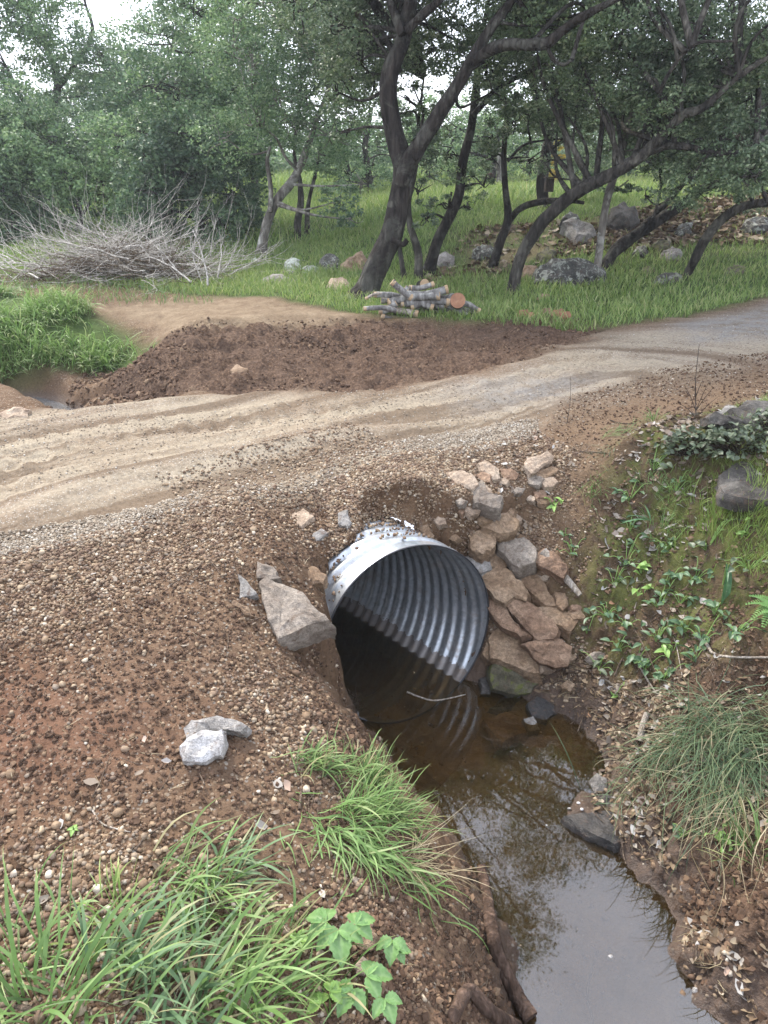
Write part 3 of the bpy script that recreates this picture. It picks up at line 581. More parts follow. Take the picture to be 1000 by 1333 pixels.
ROCKS = [
 ([(334,755),(349,751),(379,764),(406,785),(432,808),(401,816),(362,833),(352,813),(343,784)], M_ROCKGB, 'large grey brown angular boulder wedged against the left edge of the pipe mouth', dict(n=(-.1,-.42,.9), th=.12, lift=.10, grow=1.)),
 ([(310,748),(322,757),(334,773),(312,778)], M_ROCKG, 'small grey triangular stone at the upper left corner of the big boulder', dict(th=.06, lift=.04)),
 ([(336,732),(356,738),(365,752),(335,752)], M_ROCKGB, 'grey brown angular stone half buried above the big boulder', dict(th=.06, lift=.025)),
 ([(392,742),(410,738),(424,748),(420,760),(404,760),(394,752)], M_ROCKB, 'dull brown lumpy stone in the gravel left of the pipe', dict(th=.07, lift=.03)),
 ([(407,697),(418,688),(427,694),(411,704)], M_ROCKG, 'small blue grey chip of slate in the gravel above the pipe', dict(th=.03, lift=.02)),
 ([(440,668),(452,664),(458,680),(452,688),(441,682)], M_ROCKG, 'pale grey upright stone in gravel above the pipe crown', dict(th=.05, lift=.03)),
 ([(374,672),(395,663),(408,672),(392,684),(376,682)], M_ROCKT, 'flat tan stone pressed into the road edge gravel', dict(n=(0,-.1,1), th=0.030, lift=.012)),
 ([(546,684),(556,681),(565,697),(560,706),(551,699)], M_ROCKB, 'brown stone standing on the gravel just above the pipe lip', dict(th=.05, lift=.04)),
 ([(604,724),(622,721),(638,731),(641,741),(622,746),(610,738)], M_ROCKG, 'blue grey smooth stone touching the top right of the pipe', dict(th=.10, lift=.06, n=(.1,-.4,.9))),
 ([(577,617),(600,612),(616,619),(622,630),(614,637),(592,632),(579,626)], M_ROCKT, 'long tan rock with a dark underside, uppermost left of the rock line', dict(th=.09, lift=.06, n=(-.2,-.5,.85))),
 ([(623,603),(632,600),(645,607),(651,622),(641,624),(628,614)], M_ROCKT, 'tan blocky stone just behind the long tan rock', dict(th=.08, lift=.06)),
 ([(650,611),(664,609),(675,617),(671,624),(655,622)], M_ROCKO, 'small rust red stone beside the blocky tan stone', dict(th=.05, lift=.03)),
 ([(683,606),(688,596),(712,586),(721,594),(718,603),(692,616)], M_ROCKT, 'pinkish tan wedge of rock farthest up the slope', dict(th=.09, lift=.06, n=(.1,-.5,.85))),
 ([(698,614),(718,606),(728,611),(712,622),(700,620)], M_ROCKB, 'flat dull pink brown stone under the pinkish wedge', dict(th=.04, lift=.02)),
 ([(614,642),(620,628),(633,632),(634,642),(654,645),(650,661),(618,655)], M_ROCKGB, 'grey lichen speckled angular stone below the long tan rock', dict(th=.09, lift=.05)),
 ([(616,672),(634,667),(661,668),(675,677),(670,690),(652,694),(630,687)], M_ROCKB, 'flat light brown rock between gravel and the round grey rock', dict(th=.08, lift=.05)),
 ([(610,690),(625,686),(645,700),(644,711),(629,720),(613,713)], M_ROCKB, 'rough dark brown lump of rock above the pipe right shoulder', dict(th=.11, lift=.06)),
 ([(647,704),(660,697),(682,700),(697,714),(695,732),(676,738),(663,728),(650,715)], M_ROCKGB, 'rounded olive grey boulder among the brown rocks', dict(th=.13, lift=.09, n=(-.1,-.45,.9))),
 ([(632,719),(648,716),(661,728),(655,741),(641,738)], M_ROCKB, 'dark brown rock hidden between the lump and the grey boulder', dict(th=.07, lift=.03)),
 ([(698,721),(709,713),(728,724),(738,741),(733,752),(712,740),(698,732)], M_ROCKO, 'rust brown triangular rock right of the rounded grey boulder', dict(th=.10, lift=.07, n=(-.2,-.6,.75))),
 ([(626,752),(640,740),(656,741),(678,757),(688,772),(684,782),(668,776),(658,785),(645,778)], M_ROCKB, 'big light brown slab leaning by the right rim of the pipe', dict(th=.11, lift=.10, n=(-.15,-.55,.8))),
 ([(630,770),(640,768),(664,800),(688,824),(676,828),(650,812),(633,790)], M_ROCKO, 'long rust red slab edge hugging the pipe right rim', dict(th=.07, lift=.06, n=(-.3,-.5,.8))),
 ([(678,752),(694,744),(708,758),(723,788),(708,786),(690,770)], M_ROCKB, 'pointed grey brown slab behind the big light brown slab', dict(th=.09, lift=.06, n=(0,-.5,.85))),
 ([(660,788),(664,778),(674,776),(700,792),(727,818),(720,831),(700,832),(680,812)], M_ROCKO, 'thick orange brown block on top of the heap beside the pipe', dict(th=.12, lift=.13, n=(-.2,-.6,.78))),
 ([(698,792),(712,786),(738,798),(752,808),(742,822),(724,812)], M_ROCKB, 'flat brown slab tucked behind the orange brown block', dict(th=.07, lift=.06)),
 ([(722,770),(735,772),(740,788),(733,794),(724,786)], M_ROCKB, 'small brown stone under the grey weathered log', dict(th=.07, lift=.04)),
 ([(636,832),(652,818),(672,824),(690,832),(700,862),(702,876),(682,872),(660,862),(640,856)], M_ROCKB, 'broad flat brown slab under the orange brown block', dict(th=.09, lift=.07, n=(-.1,-.45,.9))),
 ([(628,850),(637,826),(645,856),(634,858)], M_ROCKB, 'thin brown sliver of stone against the lower right rim', dict(th=.05, lift=.05)),
 ([(683,840),(706,833),(731,833),(744,842),(738,866),(722,869),(698,858)], M_ROCKO, 'sandy orange wedge of rock with a straight top edge at the heap foot', dict(th=.10, lift=.11, n=(-.05,-.75,.62))),
 ([(641,868),(650,861),(676,872),(704,886),(690,902),(664,904),(643,896)], M_ROCKM, 'olive grey angular rock standing in the water edge', dict(th=.13, lift=.06, n=(.0,-.7,.7))),
 ([(638,922),(655,908),(676,900),(681,906),(666,922),(652,928)], M_ROCKK, 'wet black wedge of rock below the olive grey rock', dict(th=.07, lift=.03)),
 ([(688,916),(700,908),(716,914),(724,928),(712,939),(694,932)], M_ROCKK, 'dark wet rounded rock right of the black wedge', dict(th=.09, lift=.04)),
 ([(624,884),(634,880),(641,892),(638,904),(626,903)], M_ROCKK, 'small wet dark stone in the gap below the pipe right rim', dict(th=.07, lift=.04)),
 ([(631,938),(660,928),(684,934),(700,944),(686,951),(672,956),(655,966),(642,952)], M_ROCKB, 'flat brown slab lying just under the water', dict(th=.05, lift=.07, n=(0,0,1))),
 ([(682,936),(694,933),(702,950),(688,952)], M_ROCKG, 'small grey stone tip poking out of the water', dict(th=.06, lift=.07)),
 ([(768,1016),(778,1007),(790,1014),(790,1030),(776,1038)], M_ROCKG, 'grey brown smooth stone on the right shoreline', dict(th=.06, lift=.03)),
 ([(774,1036),(790,1034),(804,1040),(800,1053),(782,1056)], M_ROCKK, 'black wet stone on the right shoreline under the smooth one', dict(th=.05, lift=.02)),
 ([(738,1062),(760,1056),(790,1056),(815,1068),(820,1090),(800,1098),(770,1084)], M_ROCKK, 'flat wet grey rock at the narrowing of the stream', dict(th=.06, lift=.02, n=(0,0,1))),
 ([(735,1116),(748,1110),(762,1120),(758,1134),(742,1132)], M_ROCKB, 'brown stone under water in the middle of the stream', dict(th=.05, lift=.05, n=(0,0,1))),
 ([(234,972),(244,960),(262,952),(288,950),(290,965),(286,982),(262,992),(240,990)], M_ROCKW, 'white chalky rock on the reddish gravel bank', dict(th=.07, lift=.07, n=(.1,-.6,.8))),
 ([(241,948),(250,938),(282,932),(320,944),(312,953),(285,950),(262,956),(245,962)], M_ROCKG, 'flat grey stone lying behind the white chalky rock', dict(th=.05, lift=.03)),
 ([(300,780),(322,790),(330,802),(318,800)], M_ROCKB, 'narrow brown stone left of the big boulder', dict(th=.05, lift=.02)),
 ([(420,1182),(424,1196),(438,1196),(438,1184)], M_ROCKT, 'square tan pebble by the foreground grass', dict(th=.03, lift=.02)),
 ([(462,1228),(470,1204),(482,1204),(492,1220),(486,1234),(472,1236)], M_ROCKB, 'brown egg shaped stone beside the bramble leaves', dict(th=.05, lift=.03)),
 ([(462,1256),(470,1243),(478,1250),(474,1268),(464,1268)], M_ROCKT, 'upright pale brown stone between the bramble leaves', dict(th=.04, lift=.03)),
 ([(300,482),(308,474),(322,480),(320,487),(304,488)], M_ROCKB, 'pinkish boulder lump in the dark clods beyond the road', dict(th=.12, lift=.08)),
 ([(938,620),(955,604),(985,600),(1030,606),(1040,640),(1000,650),(945,642)], M_ROCKD, 'smooth grey slab sticking out of the right bank', dict(amp=.016, n=(-.1,-.25,.95), th=0.060, lift=.02)),
 ([(924,542),(932,536),(966,545),(1000,555),(1030,566),(1020,582),(985,566),(950,557),(928,552)], M_ROCKD, 'long dark layered stone at the top of the right bank', dict(n=(-.1,-.8,.5), th=0.105, lift=.08)),
 ([(952,530),(985,522),(1030,520),(1040,545),(1000,552),(962,542)], M_ROCKD, 'dark flat slab above the long layered stone', dict(n=(0,-.3,.9), th=0.075, lift=.10)),
 ([(933,536),(950,528),(962,530),(948,540)], M_ROCKG, 'thin grey flake of stone beside the dark flat slab', dict(n=(0,-.3,.9), th=0.022, lift=.06)),
 ([(0,538),(18,530),(38,534),(36,543),(10,548)], M_ROCKT, 'tan rounded stone at the far left edge of the road', dict(th=.12, lift=.06)),
 # up the slope, among the trees
 ([(370,342),(378,336),(390,338),(393,350),(384,357),(372,352)], M_ROCKLW, 'pale greenish white rock left of the big trunk', dict(th=.35, lift=.2)),
 ([(394,349),(404,345),(415,348),(412,358),(398,357)], M_ROCKLW, 'smaller pale rock right of the greenish white rock', dict(th=.3, lift=.15)),
 ([(416,338),(424,330),(436,332),(443,345),(438,357),(420,356)], M_ROCKL, 'dark round lichen covered rock left of the big trunk', dict(th=.4, lift=.25)),
 ([(364,356),(372,351),(392,355),(386,366),(368,362)], M_ROCKL, 'black shadowed rock under the greenish white rock', dict(th=.3, lift=.1)),
 ([(425,374),(432,362),(446,362),(456,374),(450,380),(430,379)], M_ROCKT, 'light brown peaked rock at the foot of the big trunk', dict(th=.3, lift=.15)),
 ([(450,384),(458,380),(466,382),(464,390),(452,390)], M_ROCKG, 'small grey round stone touching the big trunk base', dict(th=.15, lift=.08)),
 ([(340,364),(356,357),(380,362),(400,366),(406,372),(380,378),(350,374)], M_ROCKG, 'low flat grey rock in the grass left of the trunk', dict(th=.2, lift=.08)),
 ([(325,340),(333,334),(338,342),(330,350)], M_ROCKLW, 'small pale stone near the white barked tree', dict(th=.2, lift=.1)),
 ([(445,352),(456,335),(470,328),(480,338),(474,358),(455,362)], M_ROCKB, 'brown rocky mound hidden behind the big trunk', dict(th=.5, lift=.25)),
 ([(697,368),(704,344),(722,337),(744,337),(760,338),(782,346),(790,362),(780,372),(740,374),(712,372)], M_ROCKL, 'biggest dark lichened boulder behind the pale upright trunk', dict(th=.8, lift=.5, n=(0,-.8,.5))),
 ([(678,362),(684,346),(700,346),(702,362)], M_ROCKB, 'smooth brown boulder left of the biggest dark boulder', dict(th=.4, lift=.25)),
 ([(733,290),(745,285),(770,294),(778,308),(770,316),(752,318),(740,302)], M_ROCKG, 'long light grey boulder up the slope', dict(th=.8, lift=.4, n=(0,-.6,.8))),
 ([(731,287),(740,277),(752,280),(756,290),(742,294)], M_ROCKL, 'black block of rock on top of the long grey boulder', dict(th=.5, lift=.4)),
 ([(791,286),(796,272),(810,267),(826,272),(832,286),(820,294),(800,294)], M_ROCKD, 'round dark boulder high on the slope between leaning trunks', dict(th=.9, lift=.5)),
 ([(824,330),(830,321),(840,320),(845,328),(838,333)], M_ROCKL, 'small dark rock below the round boulder', dict(th=.3, lift=.15)),
 ([(848,320),(856,313),(872,314),(875,324),(860,327)], M_ROCKM, 'greenish rounded rock on the slope at right', dict(th=.4, lift=.2)),
 ([(862,328),(875,321),(888,328),(884,337),(868,337)], M_ROCKG, 'grey green low rock below the greenish one', dict(th=.35, lift=.15)),
 ([(880,300),(888,291),(902,290),(900,302),(886,305)], M_ROCKL, 'black shaded rock at the foot of the right slope', dict(th=.4, lift=.25)),
 ([(834,354),(842,346),(852,348),(854,356),(842,359)], M_ROCKM, 'small mossy rock in the grass at right', dict(th=.25, lift=.12)),
 ([(852,366),(862,356),(880,354),(892,360),(884,370),(862,370)], M_ROCKL, 'jagged grey rock beside the rightmost leaning trunk', dict(th=.3, lift=.15)),
 ([(616,326),(628,318),(642,322),(640,334),(622,336)], M_ROCKL, 'dark rock in leaf litter left of the slender trunk', dict(th=.4, lift=.2)),
 ([(568,338),(580,328),(592,334),(590,344),(572,346)], M_ROCKG, 'grey rock in leaf litter behind the log heap', dict(th=.35, lift=.15)),
 ([(700,330),(712,322),(724,328),(720,340),(704,340)], M_ROCKM, 'mossy rock between the two leaning trunks', dict(th=.35, lift=.2)),
 ([(940,352),(955,344),(972,348),(968,358),(948,360)], M_ROCKM, 'low mossy stones near the right edge of the grass', dict(th=.25, lift=.1)),
 ([(968,292),(980,282),(1000,284),(1004,298),(978,300)], M_ROCKL, 'dark rock on the upper slope at the far right', dict(th=.5, lift=.25)),
 ([(700,388),(706,382),(716,384),(714,392),(704,392)], M_ROCKB, 'little brown rock in the grass in front of the biggest boulder', dict(th=.2, lift=.1)),
]
for o_, m_, lb, kw in ROCKS: slab(o_, m_, lb, group='rocks of the bank and slope', **kw)
def rubble():                                      # broken stones packed between the big ones
    rg = np.random.default_rng(31); ms = [M_ROCKB, M_ROCKO, M_ROCKGB, M_ROCKT]; n = 0
    for (x0, y0, x1, y1, wd, cnt) in ((648, 715, 745, 860, 26, 44), (600, 640, 690, 720, 24, 20), (640, 620, 720, 650, 14, 7)):
        for i in range(cnt):
            q = rg.uniform(); x = x0+(x1-x0)*q+rg.normal(0, wd); y = y0+(y1-y0)*q+rg.normal(0, wd*.6); r = rg.uniform(4, 10)
            if not (x > 640 or y < 700): continue
            a0 = rg.uniform(0, 6.28); k = int(rg.integers(4, 7)); o_ = [(x+r*rg.uniform(.7, 1.2)*math.cos(a0+j*2*PI/k)*1.25, y+r*rg.uniform(.7, 1.2)*math.sin(a0+j*2*PI/k)*.8) for j in range(k)]
            slab(o_, ms[int(rg.integers(0, 4))], 'small broken brown stone filling a gap between the bigger rocks beside the pipe', n=(rg.normal(0, .25), -.4, .85), th=.035, lift=rg.uniform(.005, .03), group='small stones packed between the big rocks by the pipe', name='stone', cat='stone')
rubble()

# ------------------------------------------------------------ gravel and pebbles
def ico(sub):
    bm = bmesh.new(); bmesh.ops.create_icosphere(bm, subdivisions=sub, radius=1)
    V = np.array([v.co for v in bm.verts]); F = np.array([[v.index for v in f.verts] for f in bm.faces]); bm.free(); return V, F
I1, I2 = ico(1), ico(2)
def rotm(n, rg):
    q = rg.normal(size=(n, 4)); q /= np.linalg.norm(q, axis=1)[:, None]; a, b, c, d = q.T
    return np.stack([1-2*(c*c+d*d), 2*(b*c-a*d), 2*(b*d+a*c), 2*(b*c+a*d), 1-2*(b*b+d*d), 2*(c*d-a*b), 2*(b*d-a*c), 2*(c*d+a*b), 1-2*(b*b+c*c)], -1).reshape(n, 3, 3)
def pebbles(P, r, base, rg, squash=(.42, .85), ang=.16, flat=True):
    V0, F0 = base; n, k = len(P), len(V0)
    sc = np.stack([np.ones(n), rg.uniform(.7, 1., n), rg.uniform(*squash, n)], 1)*r[:, None]
    R0 = rotm(n, rg)
    if flat:                                       # lie mostly on their flat side
        a = rg.uniform(0, 2*PI, n); tx, ty = rg.normal(0, .35, n), rg.normal(0, .35, n)
        ca, sa = np.cos(a), np.sin(a); z0 = np.zeros(n); o1 = np.ones(n)
        Rz = np.stack([ca, -sa, z0, sa, ca, z0, z0, z0, o1], -1).reshape(n, 3, 3)
        Rx = np.stack([o1, z0, z0, z0, np.cos(tx), -np.sin(tx), z0, np.sin(tx), np.cos(tx)], -1).reshape(n, 3, 3)
        Ry = np.stack([np.cos(ty), z0, np.sin(ty), z0, o1, z0, -np.sin(ty), z0, np.cos(ty)], -1).reshape(n, 3, 3)
        R0 = Rz@Rx@Ry
    U = V0[None]*(1+rg.normal(0, ang*1.25, (n, k)))[..., None]*sc[:, None]
    V = np.einsum('nij,nkj->nki', R0, U)+P[:, None]
    F = (F0[None]+(np.arange(n)*k)[:, None, None]).reshape(-1, 3)
    return V.reshape(-1, 3), F
def pebmat(name, cols, rough=.75, dirt=.5):
    m, t, b = mat(name, rough, .3); p = coords(t)
    c = ramp(t, island(t), cols); c = mixc(t, 1., c, ramp(t, noise(t, 140, 3, .6, p), [(.3, (.75,)*3), (.7, (1.2,)*3)]), 'MULTIPLY')
    c = mixc(t, ramp(t, noise(t, 22, 4, .6, p), [(.45, (0,)*3), (.6, (dirt,)*3)]), c, (.11, .065, .043))
    L(t, c, b.inputs['Base Color']); bump(t, b, noise(t, 300, 3, .6, p), .3, .002); return m
M_PEB = pebmat('river_gravel', [(0, (.10, .062, .036)), (.25, (.175, .115, .068)), (.5, (.255, .18, .11)), (.65, (.19, .155, .12)), (.8, (.31, .23, .145)), (.93, (.37, .30, .21)), (1, (.52, .46, .37))], dirt=.7)
M_PEBR = pebmat('road_gravel', [(0, (.16, .125, .088)), (.3, (.225, .18, .13)), (.6, (.28, .235, .175)), (.9, (.34, .30, .24)), (1, (.46, .43, .38))], dirt=.25)
M_CRUMB = pebmat('soil_crumbs', [(0, (.042, .024, .014)), (.5, (.086, .051, .031)), (.85, (.15, .094, .058)), (1, (.23, .16, .10))], .95, .3)
def scatter(poly, n, rg, dens=None):
    P = np.asarray(poly)[:, :2]; lo, hi = P.min(0), P.max(0); out_ = np.zeros((0, 2))
    while len(out_) < n:
        q = rg.uniform(lo, hi, (n*2, 2)); k = sdf(q[:, 0], q[:, 1], P) < 0
        if dens is not None: k &= rg.uniform(size=len(q)) < dens(q[:, 0], q[:, 1])
        if k.sum() == 0: break
        out_ = np.concatenate([out_, q[k]])
    return out_[:n]
def dry(x, y, m=.02):
    s, l = pipe_sl(x, y); dc = sdf(x, y, CHAN)
    return (dc > m) & ~((s > -.1) & (s < 1.) & (np.abs(l) < PR+.01) & (H(x, y) < PC[2]+np.sqrt(np.maximum((PR+.005)**2-l**2, 0)))) & ~((s > -.3) & (s < .05) & (np.abs(l) < PR*.9))
def bed(name, poly, n, rr, mtl, base, seed, dens=None, sink=.3, kind='stuff', label=None, cat=None, pw=2.2, **kw):
    rg = np.random.default_rng(seed); q = scatter(poly, n, rg, dens); k = dry(q[:, 0], q[:, 1]); q = q[k]
    r = rr[0]+(rr[1]-rr[0])*rg.uniform(size=len(q))**pw
    z = H(q[:, 0], q[:, 1]); P = np.stack([q[:, 0], q[:, 1], z+r*(.6-sink*rg.uniform(0, 1.6, len(q)))], 1)
    V, F = pebbles(P, r, base, rg, **kw)
    return tag(mesh_np(name, V, F, mtl, mtl is not M_CRUMB), label, cat, kind=kind)
B_NEAR = zone([(-700,1500,.74),(430,1400,.64),(560,1300,.5),(520,1180,.5),(440,1000,.65),(405,900,.7),(425,790,.7),(450,720,.8),(470,690,.85),(420,640,.93),(300,650,.95),(150,690,.94),(-60,730,.94),(-900,940,.93)])
B_SLOPE = zone([(430,700,.88),(420,630,.95),(560,585,.99),(700,560,1.),(760,590,1.),(740,640,.9),(700,720,.68),(700,780,.5),(640,760,.6),(600,715,.74),(560,690,.82),(480,682,.85)])
B_EDGE = zone([(-80,770,.93),(0,720,.94),(150,704,.94),(300,668,.95),(430,624,.97),(560,594,.98),(700,565,1.),(700,545,1.),(560,560,.98),(400,590,.98),(200,650,.96),(0,690,.95),(-80,710,.94)])
def dens_n(x, y):
    d = np.clip(.42+1.3*fbm(x*2.6, y*2.6, 0, 91, 4), .04, 1); ru = sstep(.1, -.15, sdf(x, y, Z_RUST)); return d*(1-.78*ru)
bed('gravel', B_NEAR, 36000, (.0028, .0105), M_PEB, I2 if False else I1, 11, dens_n, label='brown river gravel spread thickly over the left bank', cat='gravel')
bed('gravel', B_NEAR, 420, (.010, .017), M_PEB, I2, 12, dens_n, label='larger rounded pebbles scattered over the left bank', cat='gravel', pw=2., ang=.05)
bed('gravel', B_SLOPE, 15000, (.003, .011), M_PEB, I1, 13, lambda x, y: np.clip(.6+.6*fbm(x*2.5, y*2.5, 0, 92, 3), .05, 1), label='brown gravel around and above the pipe', cat='gravel')
bed('gravel', B_EDGE, 13000, (.003, .009), M_PEBR, I1, 14, lambda x, y: np.clip(.5+.9*fbm(x*1.4, y*1.4, 0, 93, 3), .02, 1), label='loose pale gravel along the near edge of the road', cat='gravel')
bed('gravel', Z_ROAD, 10000, (.0025, .0075), M_PEBR, I1, 15, lambda x, y: (np.abs(x) < y*.62+.6)*np.clip(.35+1.*fbm(x*.9, y*1.6, 0, 94, 4), .01, 1)*sstep(9.5, 5, y), label='loose gravel lying on the packed road', cat='gravel', sink=.4)
bed('soil_crumbs', np.concatenate([B_NEAR[:7], B_NEAR[7:]]), 18000, (.002, .010), M_CRUMB, I1, 16, lambda x, y: np.clip(.5-.8*fbm(x*2.6, y*2.6, 0, 91, 4), .05, 1), label='dark crumbs of soil between the gravel on the left bank', cat='soil', ang=.22, squash=(.6, 1))
bed('soil_clods', Z_CLOD, 4500, (.004, .020), M_CRUMB, I1, 17, lambda x, y: np.clip(.3+1.3*fbm(x*1.5, y*1.5, 0, 95, 3), .02, 1), label='dark broken clods of soil beyond the road', cat='soil', ang=.3, squash=(.5, 1), pw=5)
B_MUD = zone([(640,900,.1),(760,790,.5),(830,800,.6),(900,860,.5),(860,960,.3),(870,1080,.2),(1000,1180,.4),(1100,1400,.4),(880,1290,.1),(870,1150,.05),(780,1080,.05),(760,940,.05)])
bed('gravel', B_MUD, 1500, (.004, .016), M_PEB, I1, 18, None, label='sparse pebbles pressed in the muddy right bank', cat='gravel', sink=.6)
bed('soil_crumbs', zone([(900,1100,.25),(1100,1050,.5),(1150,1400,.5),(900,1333,.1),(880,1200,.1)]), 5000, (.002, .017), M_CRUMB, I1, 19, lambda x, y: np.clip(.35+1.5*fbm(x*4, y*4, 0, 96, 3), .03, 1), label='dark crumbled mud at the foot of the right bank', cat='soil', ang=.3, squash=(.5, 1), pw=4)
bed('soil_crumbs', zone([(430,950,.7),(460,960,.3),(640,1180,.25),(700,1450,.1),(540,1450,.5),(500,1230,.6),(430,1060,.65)]), 7000, (.002, .012), M_CRUMB, I1, 20, lambda x, y: np.clip(.35+1.5*fbm(x*4, y*4, 0, 97, 3), .03, 1), label='dark crumbled soil down the left side of the stream', cat='soil', ang=.3, squash=(.5, 1), pw=4)
bed('soil_crumbs', zone([(60,520,.5),(130,480,.5),(200,500,.7),(260,512,.9),(150,520,.93),(60,530,.9)]), 1800, (.006, .03), M_CRUMB, I1, 22, None, label='clods on the fill above the far end of the pipe', cat='soil', ang=.3, pw=4)
bed('gravel', Z_RED, 4500, (.003, .009), M_PEB, I1, 33, lambda x, y: np.clip(.35+1.3*fbm(x*2, y*2, 0, 98, 3), .03, 1), label='thin gravel on the red brown verge', cat='gravel', sink=.5)
bed('soil_crumbs', Z_RED, 6000, (.002, .010), M_CRUMB, I1, 34, None, label='crumbled earth on the red brown verge', cat='soil', ang=.3, squash=(.5, 1), pw=3)
bed('soil_crumbs', Z_BANK, 9000, (.002, .014), M_CRUMB, I1, 23, None, label='crumbs of soil over the right bank', cat='soil', ang=.3, pw=3)
bed('gravel', np.array([PC[:2]+PA[:2]*a+PN[:2]*b for a, b in ((.25, -.62), (1.25, -.62), (1.25, .62), (.75, .66), (.3, .55), (.2, .3), (.3, 0), (.3, -.4))]), 4200, (.003, .011), M_PEB, I1, 24, None, label='gravel heaped over the buried part of the pipe', cat='gravel')
def bed_seen(name, box, n, rr, mtl, seed, label, cat, cond=None, **kw):       # loose bits on the steep faces, where a spread counted in plan would be thin
    rg = np.random.default_rng(seed); qx, qy = rg.uniform(box[0], box[2], n), rg.uniform(box[1], box[3], n); P = G(qx, qy); k = dry(P[:, 0], P[:, 1], .01)
    if cond is not None: k &= cond(P)
    P = P[k]; r = rr[0]+(rr[1]-rr[0])*rg.uniform(size=len(P))**2.5; P[:, 2] += r*rg.uniform(-.2, .5, len(P)); V, F = pebbles(P, r, I1, rg, **kw)
    tag(mesh_np(name, V, F, mtl, mtl is not M_CRUMB), label, cat, kind='stuff')
bed_seen('gravel', (430, 600, 640, 720), 2600, (.003, .011), M_PEB, 25, 'gravel on the face of the bank behind the pipe crown', 'gravel')
bed_seen('gravel', (600, 620, 770, 900), 2200, (.003, .012), M_PEB, 26, 'gravel between the rocks right of the pipe', 'gravel')
bed_seen('soil_crumbs', (400, 800, 475, 985), 2200, (.003, .014), M_CRUMB, 27, 'crumbled soil on the cut face left of the pipe mouth', 'soil', ang=.3)
bed_seen('gravel', (330, 800, 480, 985), 900, (.003, .011), M_PEB, 28, 'gravel spilling down left of the pipe mouth', 'gravel')
bed_seen('soil_crumbs', (450, 1120, 700, 1345), 2600, (.003, .012), M_CRUMB, 29, 'crumbled soil on the dark left bank face', 'soil', ang=.3)
bed_seen('soil_crumbs', (700, 600, 880, 900), 2200, (.002, .009), M_CRUMB, 30, 'crumbled red soil on the cut of the right bank', 'soil', ang=.3)
def stream_bed():
    rg = np.random.default_rng(61); q = scatter(CHAN[(CHAN[:, 1] > -.5)], 900, rg); z = H(q[:, 0], q[:, 1]); r = .003+.014*rg.uniform(size=len(q))**3
    V, F = pebbles(np.stack([q[:, 0], q[:, 1], z+r*.3], 1), r, I1, rg); tag(mesh_np('gravel', V, F, M_PEB, True), 'pebbles lying on the bed under the brown water', 'gravel', kind='stuff')
stream_bed()
bed_seen('soil_crumbs', (850, 760, 1030, 930), 2600, (.002, .010), M_CRUMB, 35, 'crumbled dark soil in the hollow above the sedge', 'soil', ang=.3)
def crown_gravel():                                # gravel spilled over the top of the pipe
    rg = np.random.default_rng(5); n = 2600; a = R_(100)+rg.normal(0, R_(27), n); s = rg.uniform(.10, .62, n)
    lane = (s-.612*a/(2*PI)) % .068; keep = (np.abs(lane-.034) < .012+.03*sstep(.3, .42, s)) & (rg.uniform(size=n) < sstep(.10, .36, s+.07*np.cos(a*5)))
    a, s = a[keep], s[keep]; n = len(a); r = rg.uniform(.004, .011, n); R = PR+r*.6
    P = PC+PA*s[:, None]+R[:, None]*(np.cos(a)[:, None]*PN+np.sin(a)[:, None]*np.array([0, 0, 1.]))
    V, F = pebbles(P, r, I1, rg, flat=False)
    tag(mesh_np('gravel', V, F, M_PEB, True), 'thin rows of gravel resting in the grooves on top of the pipe', 'gravel', kind='stuff')
crown_gravel()
rg0 = np.random.default_rng(3)
WS = [(700,1058),(693,1071),(741,1055),(752,1054),(756,1064),(742,1072),(795,1245),(905,1291),(712,1074),(722,1069),(904,1248)]
for (qx, qy) in WS[:11]:
    g = pz(float(qx), float(qy), .0); z = max(H(g[0], g[1]), -.012); V, F = pebbles(np.array([[0, 0, 0.]]), np.array([.008 if qy < 1200 else .011]), I2, rg0, ang=.05)
    o = mesh_np('pebble', V, F, M_ROCKW, True); o.location = (g[0], g[1], z+.006)
    tag(o, 'small white pebble at the edge of the brown water', 'pebble', 'white pebbles along the waterline')

# ------------------------------------------------------------ trees
M_OAK = barkmat('dark_oak_bark', (.016, .013, .011), (.055, .047, .040), (.085, .082, .068), 16, .04)
M_OAK2 = barkmat('grey_oak_bark', (.028, .025, .021), (.085, .075, .063), (.13, .122, .10), 20, .03)
M_PALE = barkmat('pale_bark', (.11, .095, .08), (.25, .23, .2), (.36, .35, .31), 14, .015)
M_LIVE = leafmat('live_oak_leaves', [(0, (.045, .072, .042)), (.45, (.085, .125, .072)), (.8, (.13, .175, .105)), (1, (.22, .25, .17))], .42, .3, .6, .8)
M_BLUE = leafmat('blue_oak_leaves', [(0, (.06, .105, .062)), (.45, (.105, .17, .092)), (.8, (.155, .225, .12)), (1, (.22, .28, .17))], .45, .35, .6, .6)
M_BUSH = leafmat('dense_tree_leaves', [(0, (.036, .068, .042)), (.5, (.066, .115, .066)), (1, (.13, .18, .105))], .5, .3, .8, .5)
